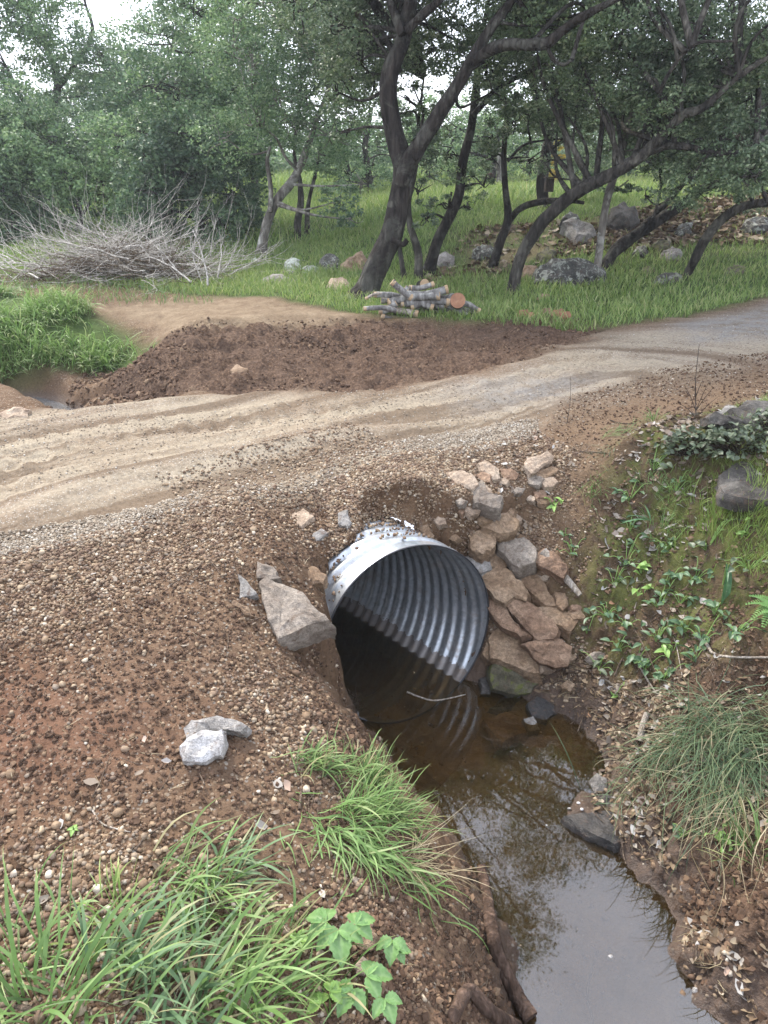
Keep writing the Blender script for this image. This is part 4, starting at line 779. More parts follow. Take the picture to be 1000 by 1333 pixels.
def crown_leaves(cl, size, rg, gap=.0):
    """cl: list of (centre, radius xyz, count) -> leaf quads gathered in small sprays"""
    Ps = []; 
    for c, r, n in cl:
        m_ = max(4, int(n/55)); u = rg.normal(size=(m_, 3)); u /= np.linalg.norm(u, axis=1)[:, None]; u *= rg.uniform(.25, 1, m_)[:, None]**.5
        sc = np.asarray(c)+u*np.asarray(r); k = rg.integers(0, m_, n)
        sp = .13*np.mean(r)*rg.uniform(.6, 1.5, m_)
        Ps.append(sc[k]+rg.normal(size=(n, 3))*sp[k][:, None]*np.array([1.15, 1.15, .7]))
    P = np.concatenate(Ps); n = len(P)
    A_ = rg.normal(size=(n, 3)); A_[:, 2] *= .7; A_ /= np.linalg.norm(A_, axis=1)[:, None]
    B_ = np.cross(A_, rg.normal(size=(n, 3))); B_ /= np.linalg.norm(B_, axis=1)[:, None]; C_ = np.cross(A_, B_)
    s = size*rg.uniform(.6, 1.35, n)[:, None]
    V = np.stack([P-A_*s*.5, P+B_*s*.27+C_*s*.05, P+A_*s*.5, P-B_*s*.27+C_*s*.05], 1).reshape(-1, 3)
    return V, np.arange(n*4).reshape(n, 4)
TREE_N = 0
CAN = []
def tree(name, limbs, clumps, D, label, bark, leaves, size=.05, k=1., group='oaks and other trees beyond the road', root=None, twig=True, wig=.05, cdep=1., up=()):
    """limbs: [(outline points (px, py, r metres), distance shift)], the first starts on the ground; clumps: (px, py, radius px, density, distance shift)"""
    global TREE_N; TREE_N += 1; rg = np.random.default_rng(100+TREE_N)
    b0 = limbs[0][0][0]
    if D is None: g = G(b0[0], b0[1]); D = float(g[1])
    else: q = py_(b0[0], b0[1], D); g = np.array([q[0], q[1], H(q[:1], q[1:2])[0]])
    t = thing(name, g, label, 'tree', group); A = Acc(); nodes = []
    for pts, sh in limbs:
        p = np.array(pts, float); ys = D+np.linspace(0, sh, len(p)) if np.isscalar(sh) else D+np.array(sh, float)
        P = np.array([py_(a, b, Y) for (a, b), Y in zip(p[:, :2], ys)])
        if pts is limbs[0][0]:
            P[0] = g-np.array([0, 0, .05])
        P = catmull(P, 6); r = .64*np.interp(np.linspace(0, len(p)-1, len(P)), np.arange(len(p)), p[:, 2])
        if pts is limbs[0][0]: r[:4] *= np.array([1.5, 1.28, 1.12, 1.03]); 
        P = P+wig*.25*np.stack([vn(P[:, 2]*2.5, P[:, 0], 0, TREE_N), vn(P[:, 2]*2.5, P[:, 0], 0, TREE_N+9), 0*P[:, 0]], 1)*np.minimum(np.arange(len(P))/6, 1)[:, None]
        tube(A, P, r, 12 if p[0, 2] > .07 else 8, .22, nscale=6); nodes.append(P)
    AN = np.concatenate([P[len(P)//3:] for P in nodes]) if len(nodes) else g[None]
    cl = []; pxm = D/FPX/CP
    for (cx, cy, cr, dn, sh) in clumps:
        c = np.array(py_(cx, cy, D+sh)); sc = (D+sh)/FPX*1.05; r = cr*sc
        rr = np.array([r, r*cdep, r*.8]); n = int(dn*k*cr*cr*(1.25 if D < 14.5 else .85)*(.72 if cy < -70 else 1)); cl.append((c, rr, n))
        j = np.argmin(np.linalg.norm(AN-c, axis=1)+np.maximum(AN[:, 2]-c[2], 0)*1.5); a = AN[j]; d = c-a; ln = np.linalg.norm(d)
        if ln > .05:
            mid = a+d*.5+rg.normal(size=3)*ln*.13+np.array([0, 0, ln*.06]); tube(A, catmull([a, mid, c], 5), np.linspace(.012+.012*min(ln, 4), .008, 11), 6, .1, False)
        if twig:
            for _ in range(max(3, int(4+cr/14))):
                u = rg.normal(size=3); u /= np.linalg.norm(u); e = c+u*rr*rg.uniform(.5, .95); mm = (c+e)/2+rg.normal(size=3)*.14*r
                tube(A, catmull([c+(rg.normal(size=3)*.1*r), mm, e], 3), np.linspace(.011, .003, 7), 4, 0, False)
    for (x_, y_, z_, r_, n_) in up:                # crown above the picture's frame, mirrored in the water
        cl.append((np.array([x_, y_, z_]), np.array([r_, r_, r_*.8]), n_)); tube(A, catmull([AN[np.argmax(AN[:, 2])], np.array([x_, y_, z_])*.5+AN[np.argmax(AN[:, 2])]*.5+rg.normal(size=3)*.2, np.array([x_, y_, z_])], 5), np.linspace(.04, .012, 11), 5, 0, False)
    if A.n: A.build('trunk', bark, t, off=g)
    if cl:
        V, F = crown_leaves(cl, size*(.84 if D < 14.5 else .92), rg); mesh_np('crown', V-g, F, leaves, False, None, t)
    return t
def blob(x0, x1, y0, y1, n, r, dn, sh, rg, hole=()):
    """n clump centres spread over a rectangle of lines of sight"""
    out_ = []; tries = 0
    while len(out_) < n and tries < n*40:
        tries += 1; x, y = rg.uniform(x0, x1), rg.uniform(y0, y1)
        if any((x-a)**2+(y-b)**2 < c*c for a, b, c in hole): continue
        if any((x-o[0])**2+(y-o[1])**2 < (r*.75)**2 for o in out_) and tries < n*20: continue
        out_.append((x, y, r*rg.uniform(.75, 1.25), dn, sh+rg.uniform(-.8, .8)))
    return out_
rt = np.random.default_rng(42)
HOLES = [(150, -5, 76), (20, 95, 48), (95, 60, 18), (215, 10, 22), (180, 120, 14), (330, 40, 12), (385, 130, 12), (588, 70, 17), (608, 112, 13), (438, 212, 16), (690, 118, 15), (556, 95, 11), (860, 130, 10)]
# main forked oak
tree('oak_tree', [
  ([(474,384,.23),(488,352,.215),(508,310,.20),(520,262,.195),(526,225,.19),(517,182,.16),(506,135,.145),(508,95,.14),(522,60,.135),(530,30,.13),(536,-10,.11),(530,-70,.09),(510,-150,.06)], .25),
  ([(524,45,.08),(512,10,.07),(500,-30,.05),(470,-90,.03)], .3), ([(530,40,.08),(552,18,.075),(580,-10,.06),(610,-70,.04)], -.2),
  ([(522,240,.15),(532,212,.15),(548,188,.138),(572,148,.125),(598,108,.115),(613,80,.10),(640,35,.08),(668,-5,.06),(700,-80,.04)], -.4),
  ([(612,82,.085),(650,60,.085),(690,58,.08),(712,56,.078),(735,38,.06),(765,18,.055),(820,-10,.04)], [-.3,-.6,-.9,-1.1,-1.2,-1.4,-1.6]),
  ([(712,60,.03),(722,78,.03),(735,84,.025),(745,78,.02)], [-1.1,-1.1,-1.15,-1.2]),
  ([(510,312,.06),(524,318,.05),(530,312,.045)], [-.25,-.3,-.3])],
  blob(430, 640, -150, 110, 22, 38, 1., 1.6, rt, HOLES)+blob(440, 720, -420, -150, 16, 75, .55, 0, rt)+blob(640, 860, -60, 40, 12, 40, 1.1, -.1, rt)+blob(350, 520, -260, 40, 12, 48, .9, 1., rt)
  +blob(600, 830, -300, -60, 10, 60, .6, -.5, rt)+[(440,120,26,.7,1.),(470,80,30,.8,1.2),(640,120,20,.7,.6),(455,170,20,.5,1.)],
  None, 'big dark oak forking into two thick limbs, in the middle of the grass', M_OAK, M_LIVE, .05,
  up=[(rt.uniform(.2, 5.2), rt.uniform(8, 10.5), z, rt.uniform(.7, 1.0), 2600) for z in np.linspace(4.6, 8.2, 26)]+[(rt.uniform(-.5, 3.4-.55*(z-8.4)), rt.uniform(8, 10.5), z, rt.uniform(.6, .95), 2600) for z in np.linspace(8.4, 12, 28)]+[(rt.uniform(-2.5, .6), rt.uniform(8, 10.5), z, .9, 1000) for z in np.linspace(7, 14, 12)])
tree('oak_tree', [([(527,362,.055),(521,330,.05),(519,290,.05),(528,250,.04),(540,210,.035),(545,150,.03),(552,100,.02)], .3)], [(548,130,24,.8,0),(530,200,16,.6,0)]+blob(500, 560, 60, 200, 4, 22, .6, 0, rt, HOLES), None, 'slim crooked trunk standing just behind the big forked oak', M_OAK2, M_LIVE, up=[(rt.uniform(-4.5, -1), rt.uniform(9, 12), z, .9, 500) for z in np.linspace(6, 12, 12)])
tree('oak_tree', [([(545,364,.085),(544,330,.08),(534,295,.07),(532,262,.06),(538,230,.05),(545,190,.045),(552,140,.03)], .2)], [(560,160,26,.8,.2),(562,210,24,.8,.4),(545,250,20,.6,.4)], None, 'twisting grey trunk between the forked oak and the dark leaning one', M_OAK2, M_LIVE)
tree('oak_tree', [([(556,358,.13),(568,318,.12),(586,280,.11),(598,250,.10),(604,205,.095),(614,165,.09),(620,120,.08),(625,60,.06),(640,-20,.04)], .5), ([(574,305,.03),(582,275,.025),(588,250,.02)], .2),
   ([(616,150,.06),(650,115,.05),(690,92,.045),(720,85,.03)], -.4)],
  [(600,235,20,.8,.2),(628,240,22,1,.3),(585,200,18,.6,.3),(640,180,24,1,.2),(650,130,24,.9,0),(575,265,16,.8,0),(555,285,16,.9,-.3),(605,268,15,.8,.3)]+blob(620, 700, -80, 90, 6, 36, 1., .5, rt, HOLES), None, 'dark trunk leaning right, behind the log heap', M_OAK, M_LIVE)
tree('oak_tree', [([(640,346,.10),(652,315,.10),(661,285,.09),(657,240,.06),(656,200,.055),(660,150,.05),(654,110,.04),(650,60,.03)], .4),
   ([(661,290,.075),(676,272,.07),(700,263,.065),(735,261,.055),(760,264,.035)], [.3,0,-.2,-.3,-.3]), ([(661,210,.03),(680,190,.025),(705,183,.02),(740,180,.015)], -.3)],
  [(672,160,28,1,.2),(640,205,20,.8,.4),(690,205,22,.9,.2),(660,90,30,1,0),(690,150,20,.8,0)], None, 'slender dark trunk with a limb arching low to the right', M_OAK, M_LIVE)
tree('oak_tree', [([(705,300,.15),(706,265,.15),(706,235,.15),(712,195,.14),(716,170,.13),(706,140,.11),(694,110,.10),(690,60,.08),(700,0,.05)], .5),
   ([(714,178,.09),(724,150,.08),(738,130,.06),(760,100,.04)], .3), ([(716,195,.05),(738,180,.045),(755,172,.03)], -.4)],
  blob(680, 780, 20, 170, 7, 38, 1., 0, rt, HOLES)+[(755,205,24,1,.5),(775,235,22,.9,.5)], 13.2, 'nearly black upright trunk on the slope with a dark box on it', M_OAK, M_LIVE, .06)
tree('oak_tree', [([(668,381,.125),(672,355,.12),(683,325,.115),(705,290,.115),(733,263,.115),(765,242,.115),(800,225,.11),(835,203,.105),(858,182,.09),(890,150,.07),(915,140,.06),(960,100,.04)], [0,0,0,-.1,-.2,-.3,-.4,-.5,-.6,-.8,-.9,-1.]),
   ([(838,200,.07),(870,190,.065),(900,192,.06),(935,200,.045),(985,195,.03)], [-.5,-.6,-.7,-.8,-.9]), ([(880,150,.04),(860,120,.03),(900,60,.025),(955,53,.015)], [-.7,-1.,-1.3,-1.5])],
  blob(690, 900, 20, 180, 20, 34, 1.1, .6, rt, HOLES)+blob(860, 1060, -20, 200, 16, 40, 1.1, .1, rt)+blob(780, 1000, 60, 240, 12, 30, 1.2, .1, rt)+blob(780, 1080, -200, 0, 10, 60, .7, -.5, rt), None,
  'smooth grey brown oak leaning far right, its trunk nearest the road', M_OAK2, M_LIVE, .045)
tree('oak_tree', [([(775,369,.085),(779,340,.08),(784,300,.078),(790,262,.075),(798,235,.07),(812,190,.06),(825,130,.045),(835,60,.03)], .4)], blob(790, 880, 40, 200, 6, 32, 1., .3, rt)+[(805,245,18,.7,.2)], None,
  'pale straight trunk crossing in front of the biggest boulder', M_PALE, M_LIVE)
tree('oak_tree', [([(785,350,.12),(800,328,.12),(825,308,.115),(855,288,.11),(885,268,.10),(915,246,.09),(945,236,.08),(990,226,.07),(1040,220,.05)], .5), ([(825,306,.07),(850,282,.065),(880,250,.055),(905,222,.05),(925,195,.04)], .9), ([(850,286,.035),(856,262,.03),(862,240,.02)], .4)],
  blob(900, 1060, 60, 220, 14, 34, 1.2, .4, rt)+[(880,215,22,.9,.4),(1000,250,24,.7,.6),(960,262,16,.5,.6),(840,255,14,.6,.6)], None, 'dark double trunk reaching low to the right behind the pale trunk', M_OAK, M_LIVE)
tree('oak_tree', [([(890,364,.09),(903,340,.085),(920,308,.08),(943,282,.08),(970,268,.075),(1005,263,.07),(1060,262,.06)], -.6)], blob(980, 1100, 180, 262, 5, 30, 1., -.6, rt), None, 'bare arching trunk farthest to the right', M_OAK2, M_LIVE)
# left and middle
tree('oak_tree', [([(340,332,.14),(344,305,.125),(350,282,.12),(362,258,.12),(380,236,.11),(392,212,.10),(404,180,.08),(414,150,.06),(428,115,.04)], .4), ([(352,276,.07),(352,245,.06),(348,212,.05),(352,190,.035)], .2), ([(388,222,.04),(372,205,.035),(360,180,.03),(340,165,.02)], -.2)],
  blob(290, 470, -30, 190, 20, 38, .8, 0, rt, HOLES)+[(440,262,26,.9,-.6),(455,285,18,1,-.8),(470,240,16,.8,-.5)], None, 'pale barked oak with a leaning forked trunk right of the brush pile', M_PALE, M_BLUE, .06)
tree('oak_tree', [([(388,316,.10),(388,290,.10),(392,262,.09),(390,235,.07),(384,200,.05),(390,140,.04)], .5)], blob(370, 440, 90, 220, 5, 28, .7, .5, rt, HOLES), None, 'left one of two slim trunks on the green slope', M_OAK2, M_BLUE, .06)
tree('oak_tree', [([(400,306,.08),(400,280,.075),(404,255,.06),(412,215,.04),(420,170,.03)], .5)], blob(400, 480, 100, 240, 4, 26, .7, .5, rt, HOLES), None, 'right one of two slim trunks on the green slope', M_OAK2, M_BLUE, .06)
tree('oak_tree', [([(332,318,.16),(330,280,.15),(332,240,.14),(326,200,.12),(318,150,.10),(300,90,.07),(290,20,.05)], 1), ([(326,205,.08),(340,160,.07),(352,110,.05),(370,40,.03)], .6)],
  blob(200, 420, -60, 180, 22, 46, .8, 0, rt, HOLES)+blob(270, 420, -260, -60, 8, 70, .4, 0, rt), 16.5, 'tall leafy oak standing behind the pale forked one', M_OAK2, M_BLUE, .075)
tree('dense_tree', [([(262,322,.14),(262,290,.12),(255,240,.1),(250,180,.06)], .6)], blob(175, 325, 170, 310, 24, 32, 1.25, -.4, rt)+blob(190, 330, 100, 200, 8, 40, .9, .3, rt), 15.5, 'dense dark green bushy tree behind the brush pile', M_OAK, M_BUSH, .085)
tree('dense_tree', [([(100,318,.12),(104,285,.10),(100,250,.08),(85,215,.05)], .6), ([(104,285,.05),(125,250,.05),(140,220,.03)], .3)], blob(20, 180, 165, 290, 22, 34, 1.2, 0, rt), 17, 'rounded olive green tree left of the dark bushy one', M_OAK, M_BLUE, .085)
tree('dense_tree', [([(20,320,.15),(22,280,.13),(15,230,.1),(5,180,.06)], .6)], blob(-90, 60, 140, 300, 20, 38, 1.2, 0, rt), 17.5, 'dark tree at the far left edge behind the brush', M_OAK, M_BUSH, .09)
tree('oak_tree', [([(60,310,.25),(55,240,.22),(60,170,.2),(75,110,.16),(60,60,.12),(40,20,.08)], 1), ([(75,115,.12),(100,80,.1),(120,40,.07),(110,0,.05)], .5), ([(65,170,.1),(30,130,.09),(10,90,.06)], .5)],
  blob(-60, 165, -40, 110, 26, 36, .8, 0, rt, HOLES)+blob(-60, 170, 90, 170, 12, 38, 1., .5, rt)+blob(-120, 40, -250, -60, 6, 80, .35, 0, rt), 23, 'tall spreading oak against the white sky at top left', M_OAK2, M_BLUE, .095)
tree('dense_tree', [([(180,318,.15),(182,270,.13),(188,210,.1),(190,160,.07)], .6)], blob(130, 260, 100, 230, 18, 38, 1.05, .5, rt, HOLES), 21, 'mid green tree filling the gap left of the tall leafy oak', M_OAK, M_BUSH, .095)
tree('oak_tree', [([(215,312,.2),(215,230,.18),(205,150,.14),(215,90,.1),(230,40,.06)], .6)], blob(165, 330, 20, 150, 18, 38, .75, .5, rt, HOLES), 24, 'hazy oak crown rising right of the white sky gap', M_OAK2, M_BLUE, .1)
tree('oak_tree', [([(480,285,.16),(482,240,.15),(476,190,.12),(484,140,.08)], .6)], blob(420, 530, 150, 262, 14, 26, .7, .5, rt, HOLES+[(440,212,22)]), 20, 'small leafed tree seen behind the left of the big forked oak', M_OAK2, M_BLUE, .08)
tree('oak_tree', [([(640,272,.12),(642,230,.1),(650,180,.07)], .6)], blob(560, 700, 130, 235, 14, 28, .8, .5, rt, HOLES), 21, 'leafy oak beyond the slender dark trunk', M_OAK, M_BLUE, .08)
tree('oak_tree', [([(870,262,.14),(868,220,.12),(880,170,.08)], .6)], blob(740, 1010, 110, 225, 22, 32, .95, .5, rt), 20, 'shaded oak on the crest behind the leaning trunks', M_OAK, M_LIVE, .08)
tree('oak_tree', [([(1010,270,.14),(1005,220,.12),(990,170,.08)], .6)], blob(930, 1100, 110, 240, 14, 34, 1., .5, rt), 17, 'shaded oak at the right edge behind the arching trunk', M_OAK, M_LIVE, .07)
tree('dead_tree', [([(652,270,.14),(650,240,.14),(651,205,.12),(649,190,.10)], .1), ([(650,225,.03),(640,212,.02)], 0)], [], 20.5, 'white bare stump trunk far off between the slender trees', M_PALE, M_LIVE, twig=False)
for px_, lb_ in ((455, 'leafy sapling clump behind the left side of the big forked oak'), (585, 'bushy young oak on the slope behind the leaning dark trunk'), (690, 'shaded young oak behind the black upright trunk'), (820, 'bushy young oak on the crest behind the round dark boulder'), (930, 'dim leafy oak on the crest toward the right edge')):
    tree('oak_tree', [([(px_,262,.1),(px_+3,235,.09),(px_-4,205,.07),(px_+6,180,.05)], .5)], blob(px_-62, px_+62, 150, 228, 13, 25, 1.15, .5, rt, HOLES), 24, lb_, M_OAK, M_BUSH, .085)
# woods far behind: one mass nobody could count
def far_woods():
    rg = np.random.default_rng(77); cl = []
    for i in range(300):
        px = rg.uniform(-120, 1120); top = np.interp(px, [-100, 100, 180, 330, 430, 520, 640, 760, 1100], [150, 120, 110, 130, 200, 185, 165, 150, 120])
        cy = rg.uniform(top, 262); D = rg.uniform(34, 48); 
        if cy < 180 and any((px-a)**2+(cy-b)**2 < (c+14)**2 for a, b, c in HOLES): continue
        c = py_(px, cy, D); r = rg.uniform(1., 1.8); cl.append((c, (r*1.2, r, r*.8), 520))
    V, F = crown_leaves(cl, .17, rg); A = Acc()
    tag(mesh_np('distant_woods', V, F, M_BLUE, False), 'far off woods closing the view behind the trees', 'woods', kind='stuff')
far_woods()

# ------------------------------------------------------------ grass
def grassmat(name, stops, dry_=.12):
    m, t, b = mat(name, .5, .3); c = ramp(t, island(t), stops)
    tip = attr(t, 'tip'); c = mixc(t, mth(t, 'MULTIPLY', mth(t, 'POWER', tip, 5.), .5), c, (.34, .31, .14))
    c = mixc(t, mth(t, 'MULTIPLY', mth(t, 'SUBTRACT', 1., tip, True), .25), c, (.15, .16, .07))
    L(t, c, b.inputs['Base Color']); tr = N(t, 'ShaderNodeBsdfTranslucent'); L(t, c, tr.inputs['Color']); ms = N(t, 'ShaderNodeMixShader', Fac=.35)
    L(t, b.outputs[0], ms.inputs[1]); L(t, tr.outputs[0], ms.inputs[2]); L(t, ms.outputs[0], t.nodes['Material Output'].inputs['Surface']); return m
M_GR = grassmat('green_grass', [(0, (.07, .14, .04)), (.5, (.125, .23, .065)), (.85, (.19, .31, .105)), (.93, (.30, .28, .13)), (1, (.36, .31, .18))])
M_GRB = grassmat('blue_green_grass', [(0, (.09, .17, .08)), (.5, (.15, .26, .125)), (.85, (.23, .35, .19)), (.94, (.33, .31, .17)), (1, (.40, .34, .2))])
M_GRY = grassmat('lime_grass', [(0, (.12, .20, .04)), (.6, (.21, .32, .07)), (1, (.33, .40, .13))])
M_SEDGE = grassmat('sedge', [(0, (.05, .10, .055)), (.6, (.10, .175, .09)), (.82, (.15, .20, .10)), (.92, (.30, .27, .17)), (1, (.40, .34, .23))])
M_STRAW = grassmat('straw', [(0, (.22, .17, .10)), (.6, (.36, .29, .18)), (1, (.50, .43, .30))])
M_MEAD = grassmat('meadow_grass', [(0, (.11, .20, .045)), (.5, (.19, .295, .07)), (.8, (.27, .36, .11)), (1, (.42, .42, .2))])
M_GRF = grassmat('bright_bank_grass', [(0, (.10, .19, .05)), (.5, (.16, .29, .08)), (.85, (.23, .37, .13)), (1, (.36, .40, .2))])
def blades(P, Ln, W, az, lean, rg, seg=5, droop=1.):
    """P roots, Ln length, W width, az heading, lean: start angle from upright; they arch over towards their heading"""
    n = len(P); t = np.linspace(0, 1, seg+1); Ln = np.broadcast_to(Ln, (n,)); dr = np.broadcast_to(droop, (n,))
    th = lean[:, None]+dr[:, None]*t[None]**1.4*rg.uniform(.5, 1.5, n)[:, None]
    dl = Ln[:, None]/seg; hx = np.cumsum(np.sin(th)*dl, 1)-np.sin(th[:, :1])*dl; hz = np.cumsum(np.cos(th)*dl, 1)-np.cos(th[:, :1])*dl
    a2 = az[:, None]+rg.normal(0, .35, n)[:, None]*t[None]
    C = np.stack([P[:, :1]+hx*np.cos(a2), P[:, 1:2]+hx*np.sin(a2), P[:, 2:3]+hz], -1)
    tw = az+PI/2+rg.normal(0, .5, n); side = np.stack([np.cos(tw), np.sin(tw), rg.normal(0, .25, n)], 1)
    wd = np.broadcast_to(W, (n,))[:, None]*np.array(np.clip(1.15*(1-t**2.2)*(.55+1.2*t)/(1.1), .03, 1))[None]
    Lf = C-side[:, None]*wd[..., None]*.5; Rt = C+side[:, None]*wd[..., None]*.5
    V = np.stack([Lf, Rt], 2).reshape(n, -1, 3); k = V.shape[1]
    f = np.array([[2*i, 2*i+1, 2*i+3, 2*i+2] for i in range(seg)]); F = (f[None]+(np.arange(n)*k)[:, None, None]).reshape(-1, 4)
    tip = np.repeat(np.repeat(t[None], n, 0)[..., None], 2, 2).reshape(-1)
    return V.reshape(-1, 3), F, tip
def grass_clump(px, py, n, ln, m, label, rad=.05, az=None, spread=1.2, lean=(.1, .8), droop=1.1, w=.006, seg=7, dry_=0, group='grass clumps growing on the banks', name='grass_clump', elong=None):
    rg = np.random.default_rng(int(px*3+py)); g = G(px, py); q = rg.normal(size=(n, 2))*rad
    if elong: q = q*np.array([elong[0], 1]); c_, s_ = math.cos(elong[1]), math.sin(elong[1]); q = q@np.array([[c_, s_], [-s_, c_]])
    x, y = g[0]+q[:, 0], g[1]+q[:, 1]; z = H(x, y)-.006
    a = np.arctan2(q[:, 1], q[:, 0])+rg.normal(0, .5, n) if az is None else az+rg.normal(0, spread*.5, n)
    V, F, tip = blades(np.stack([x, y, z], 1), ln*rg.uniform(.35, 1.1, n), w*rg.uniform(.5, 1.2, n), a, rg.uniform(*lean, n), rg, seg, droop)
    keep = V[:, 2] < -9
    hh = H(V[:, 0], V[:, 1], False); V[:, 2] = np.maximum(V[:, 2], hh+.004+.010*tip)
    o = mesh_np(name, V-g, F, m, True, {'tip': tip}); o.location = g; return tag(o, label, 'grass clump', group)
def lawn(poly, n, ln, w, m, seed, label, name='grass', seg=3, dens=None, az=None, lean=(0, .5), droop=.7, zmin=.05):
    rg = np.random.default_rng(seed); q = scatter(poly, n, rg, dens); x, y = q.T; z = H(x, y)
    k = (z > zmin) & dry(x, y, .04); x, y, z = x[k], y[k], z[k]; n = len(x); a = rg.uniform(0, 2*PI, n) if az is None else az+rg.normal(0, .9, n)
    l = ln*rg.uniform(.4, 1.2, n)*(1+.35*fbm(x*1.3, y*1.3, 0, seed, 3))
    V, F, tip = blades(np.stack([x, y, z-.005], 1), l, w*rg.uniform(.6, 1.2, n), a, rg.uniform(*lean, n), rg, seg, droop)
    return tag(mesh_np(name, V, F, m, True, {'tip': tip}), label, 'grass', kind='stuff')
# foreground, lower left
FG = [(40,1330,85,0.292,M_GRF,'long blue green grass clump in the lower left corner of the picture',dict(rad=.07,w=0.0098,lean=(0,.7))),
 (100,1290,60,0.224,M_GR,'upright grass clump just above the lower left corner',dict(rad=.06,w=0.0080)),
 (170,1265,60,0.241,M_GRB,'arching grass clump right of the tallest lone blade',dict(rad=.05,w=0.0092,az=.6)),
 (150,1200,35,0.138,M_GRY,'yellowish sparse grass clump at the top of the foreground grass',dict(rad=.04,w=0.0057)),
 (235,1150,45,0.206,M_GR,'grass clump leaning right beside the pale flake of stone',dict(rad=.04,w=0.0080,az=.2)),
 (270,1175,65,0.215,M_GRF,'pale green drooping grass clump in the middle of the foreground grass',dict(rad=.04,w=0.0080,az=-1.1,spread=2)),
 (210,1320,75,0.258,M_GRB,'thick grass clump at the bottom edge of the picture',dict(rad=.07,w=0.0092,az=.1,spread=2.4)),
 (300,1300,80,0.275,M_GRF,'long grass clump combed to the right at the bottom edge',dict(rad=.06,w=0.0092,az=.1)),
 (380,1290,55,0.206,M_GR,'grass clump reaching toward the bramble leaves',dict(rad=.05,w=0.0069,az=.2)),
 (330,1235,40,0.172,M_GR,'thin grass clump between pebbles and the long combed grass',dict(rad=.06,w=0.0069,az=0)),
 (300,1135,30,0.206,M_GRB,'flat lying grass clump with tips over the gravel',dict(rad=.03,w=0.0080,az=.15,lean=(.6,1.1))),
 (20,1250,35,0.172,M_GRF,'short grass clump at the left edge above the corner',dict(rad=.05,w=0.0069))]
for a in FG: grass_clump(a[0], a[1], a[2], a[3], a[4], a[5], **a[6])
def lone_blade(px, py, ln, w_, az, lab, m=M_GRB, lean=.02):
    rg = np.random.default_rng(int(px)); g = G(px, py)
    V, F, tip = blades(np.array([[g[0], g[1], g[2]-.01]]), np.array([ln]), np.array([w_]), np.array([az]), np.array([lean]), rg, 9, .15)
    o = mesh_np('tall_grass', V-g, F, m, True, {'tip': tip*.8}); o.location = g; tag(o, lab, 'grass blade', 'single tall grass blades')
lone_blade(58, 1290, .30, .010, 1.6, 'tallest lone grass blade standing straight up at lower left'); lone_blade(200, 1300, .17, .012, .4, 'broad short grass blade right of the tallest one')
# by the stream
grass_clump(420,1000,120,.14,M_GR,'bright grass clump at the top of the left stream bank below the pipe',rad=.03,az=.15,spread=1.6,lean=(.3,1.),w=.0055,elong=(2,.3))
grass_clump(482,1020,110,.17,M_GR,'upright pale green grass clump on the rim of the stream bank',rad=.03,az=.9,spread=2.2,lean=(0,.6),w=.005)
grass_clump(468,1062,150,.17,M_GRF,'bright middle part of the tussock between the bank top and the drooping clump',rad=.035,az=-.1,spread=2.2,lean=(.1,.9),w=.005)
grass_clump(505,1060,150,.18,M_GR,'grass clump hanging out over the water',rad=.045,az=.2,spread=1.6,lean=(.4,1.1),w=.0045,droop=.9)
grass_clump(472,1100,220,.18,M_GRF,'dense drooping dark grass clump at the undercut of the left bank',rad=.035,az=-.7,spread=1.1,lean=(.7,1.3),w=.0055,droop=1.5,elong=(2.6,-.1))
grass_clump(520,1120,60,.26,M_STRAW,'straw coloured dry grass stems pointing over the water',rad=.03,az=-.1,spread=1.2,lean=(.9,1.4),w=.0028,droop=.4)
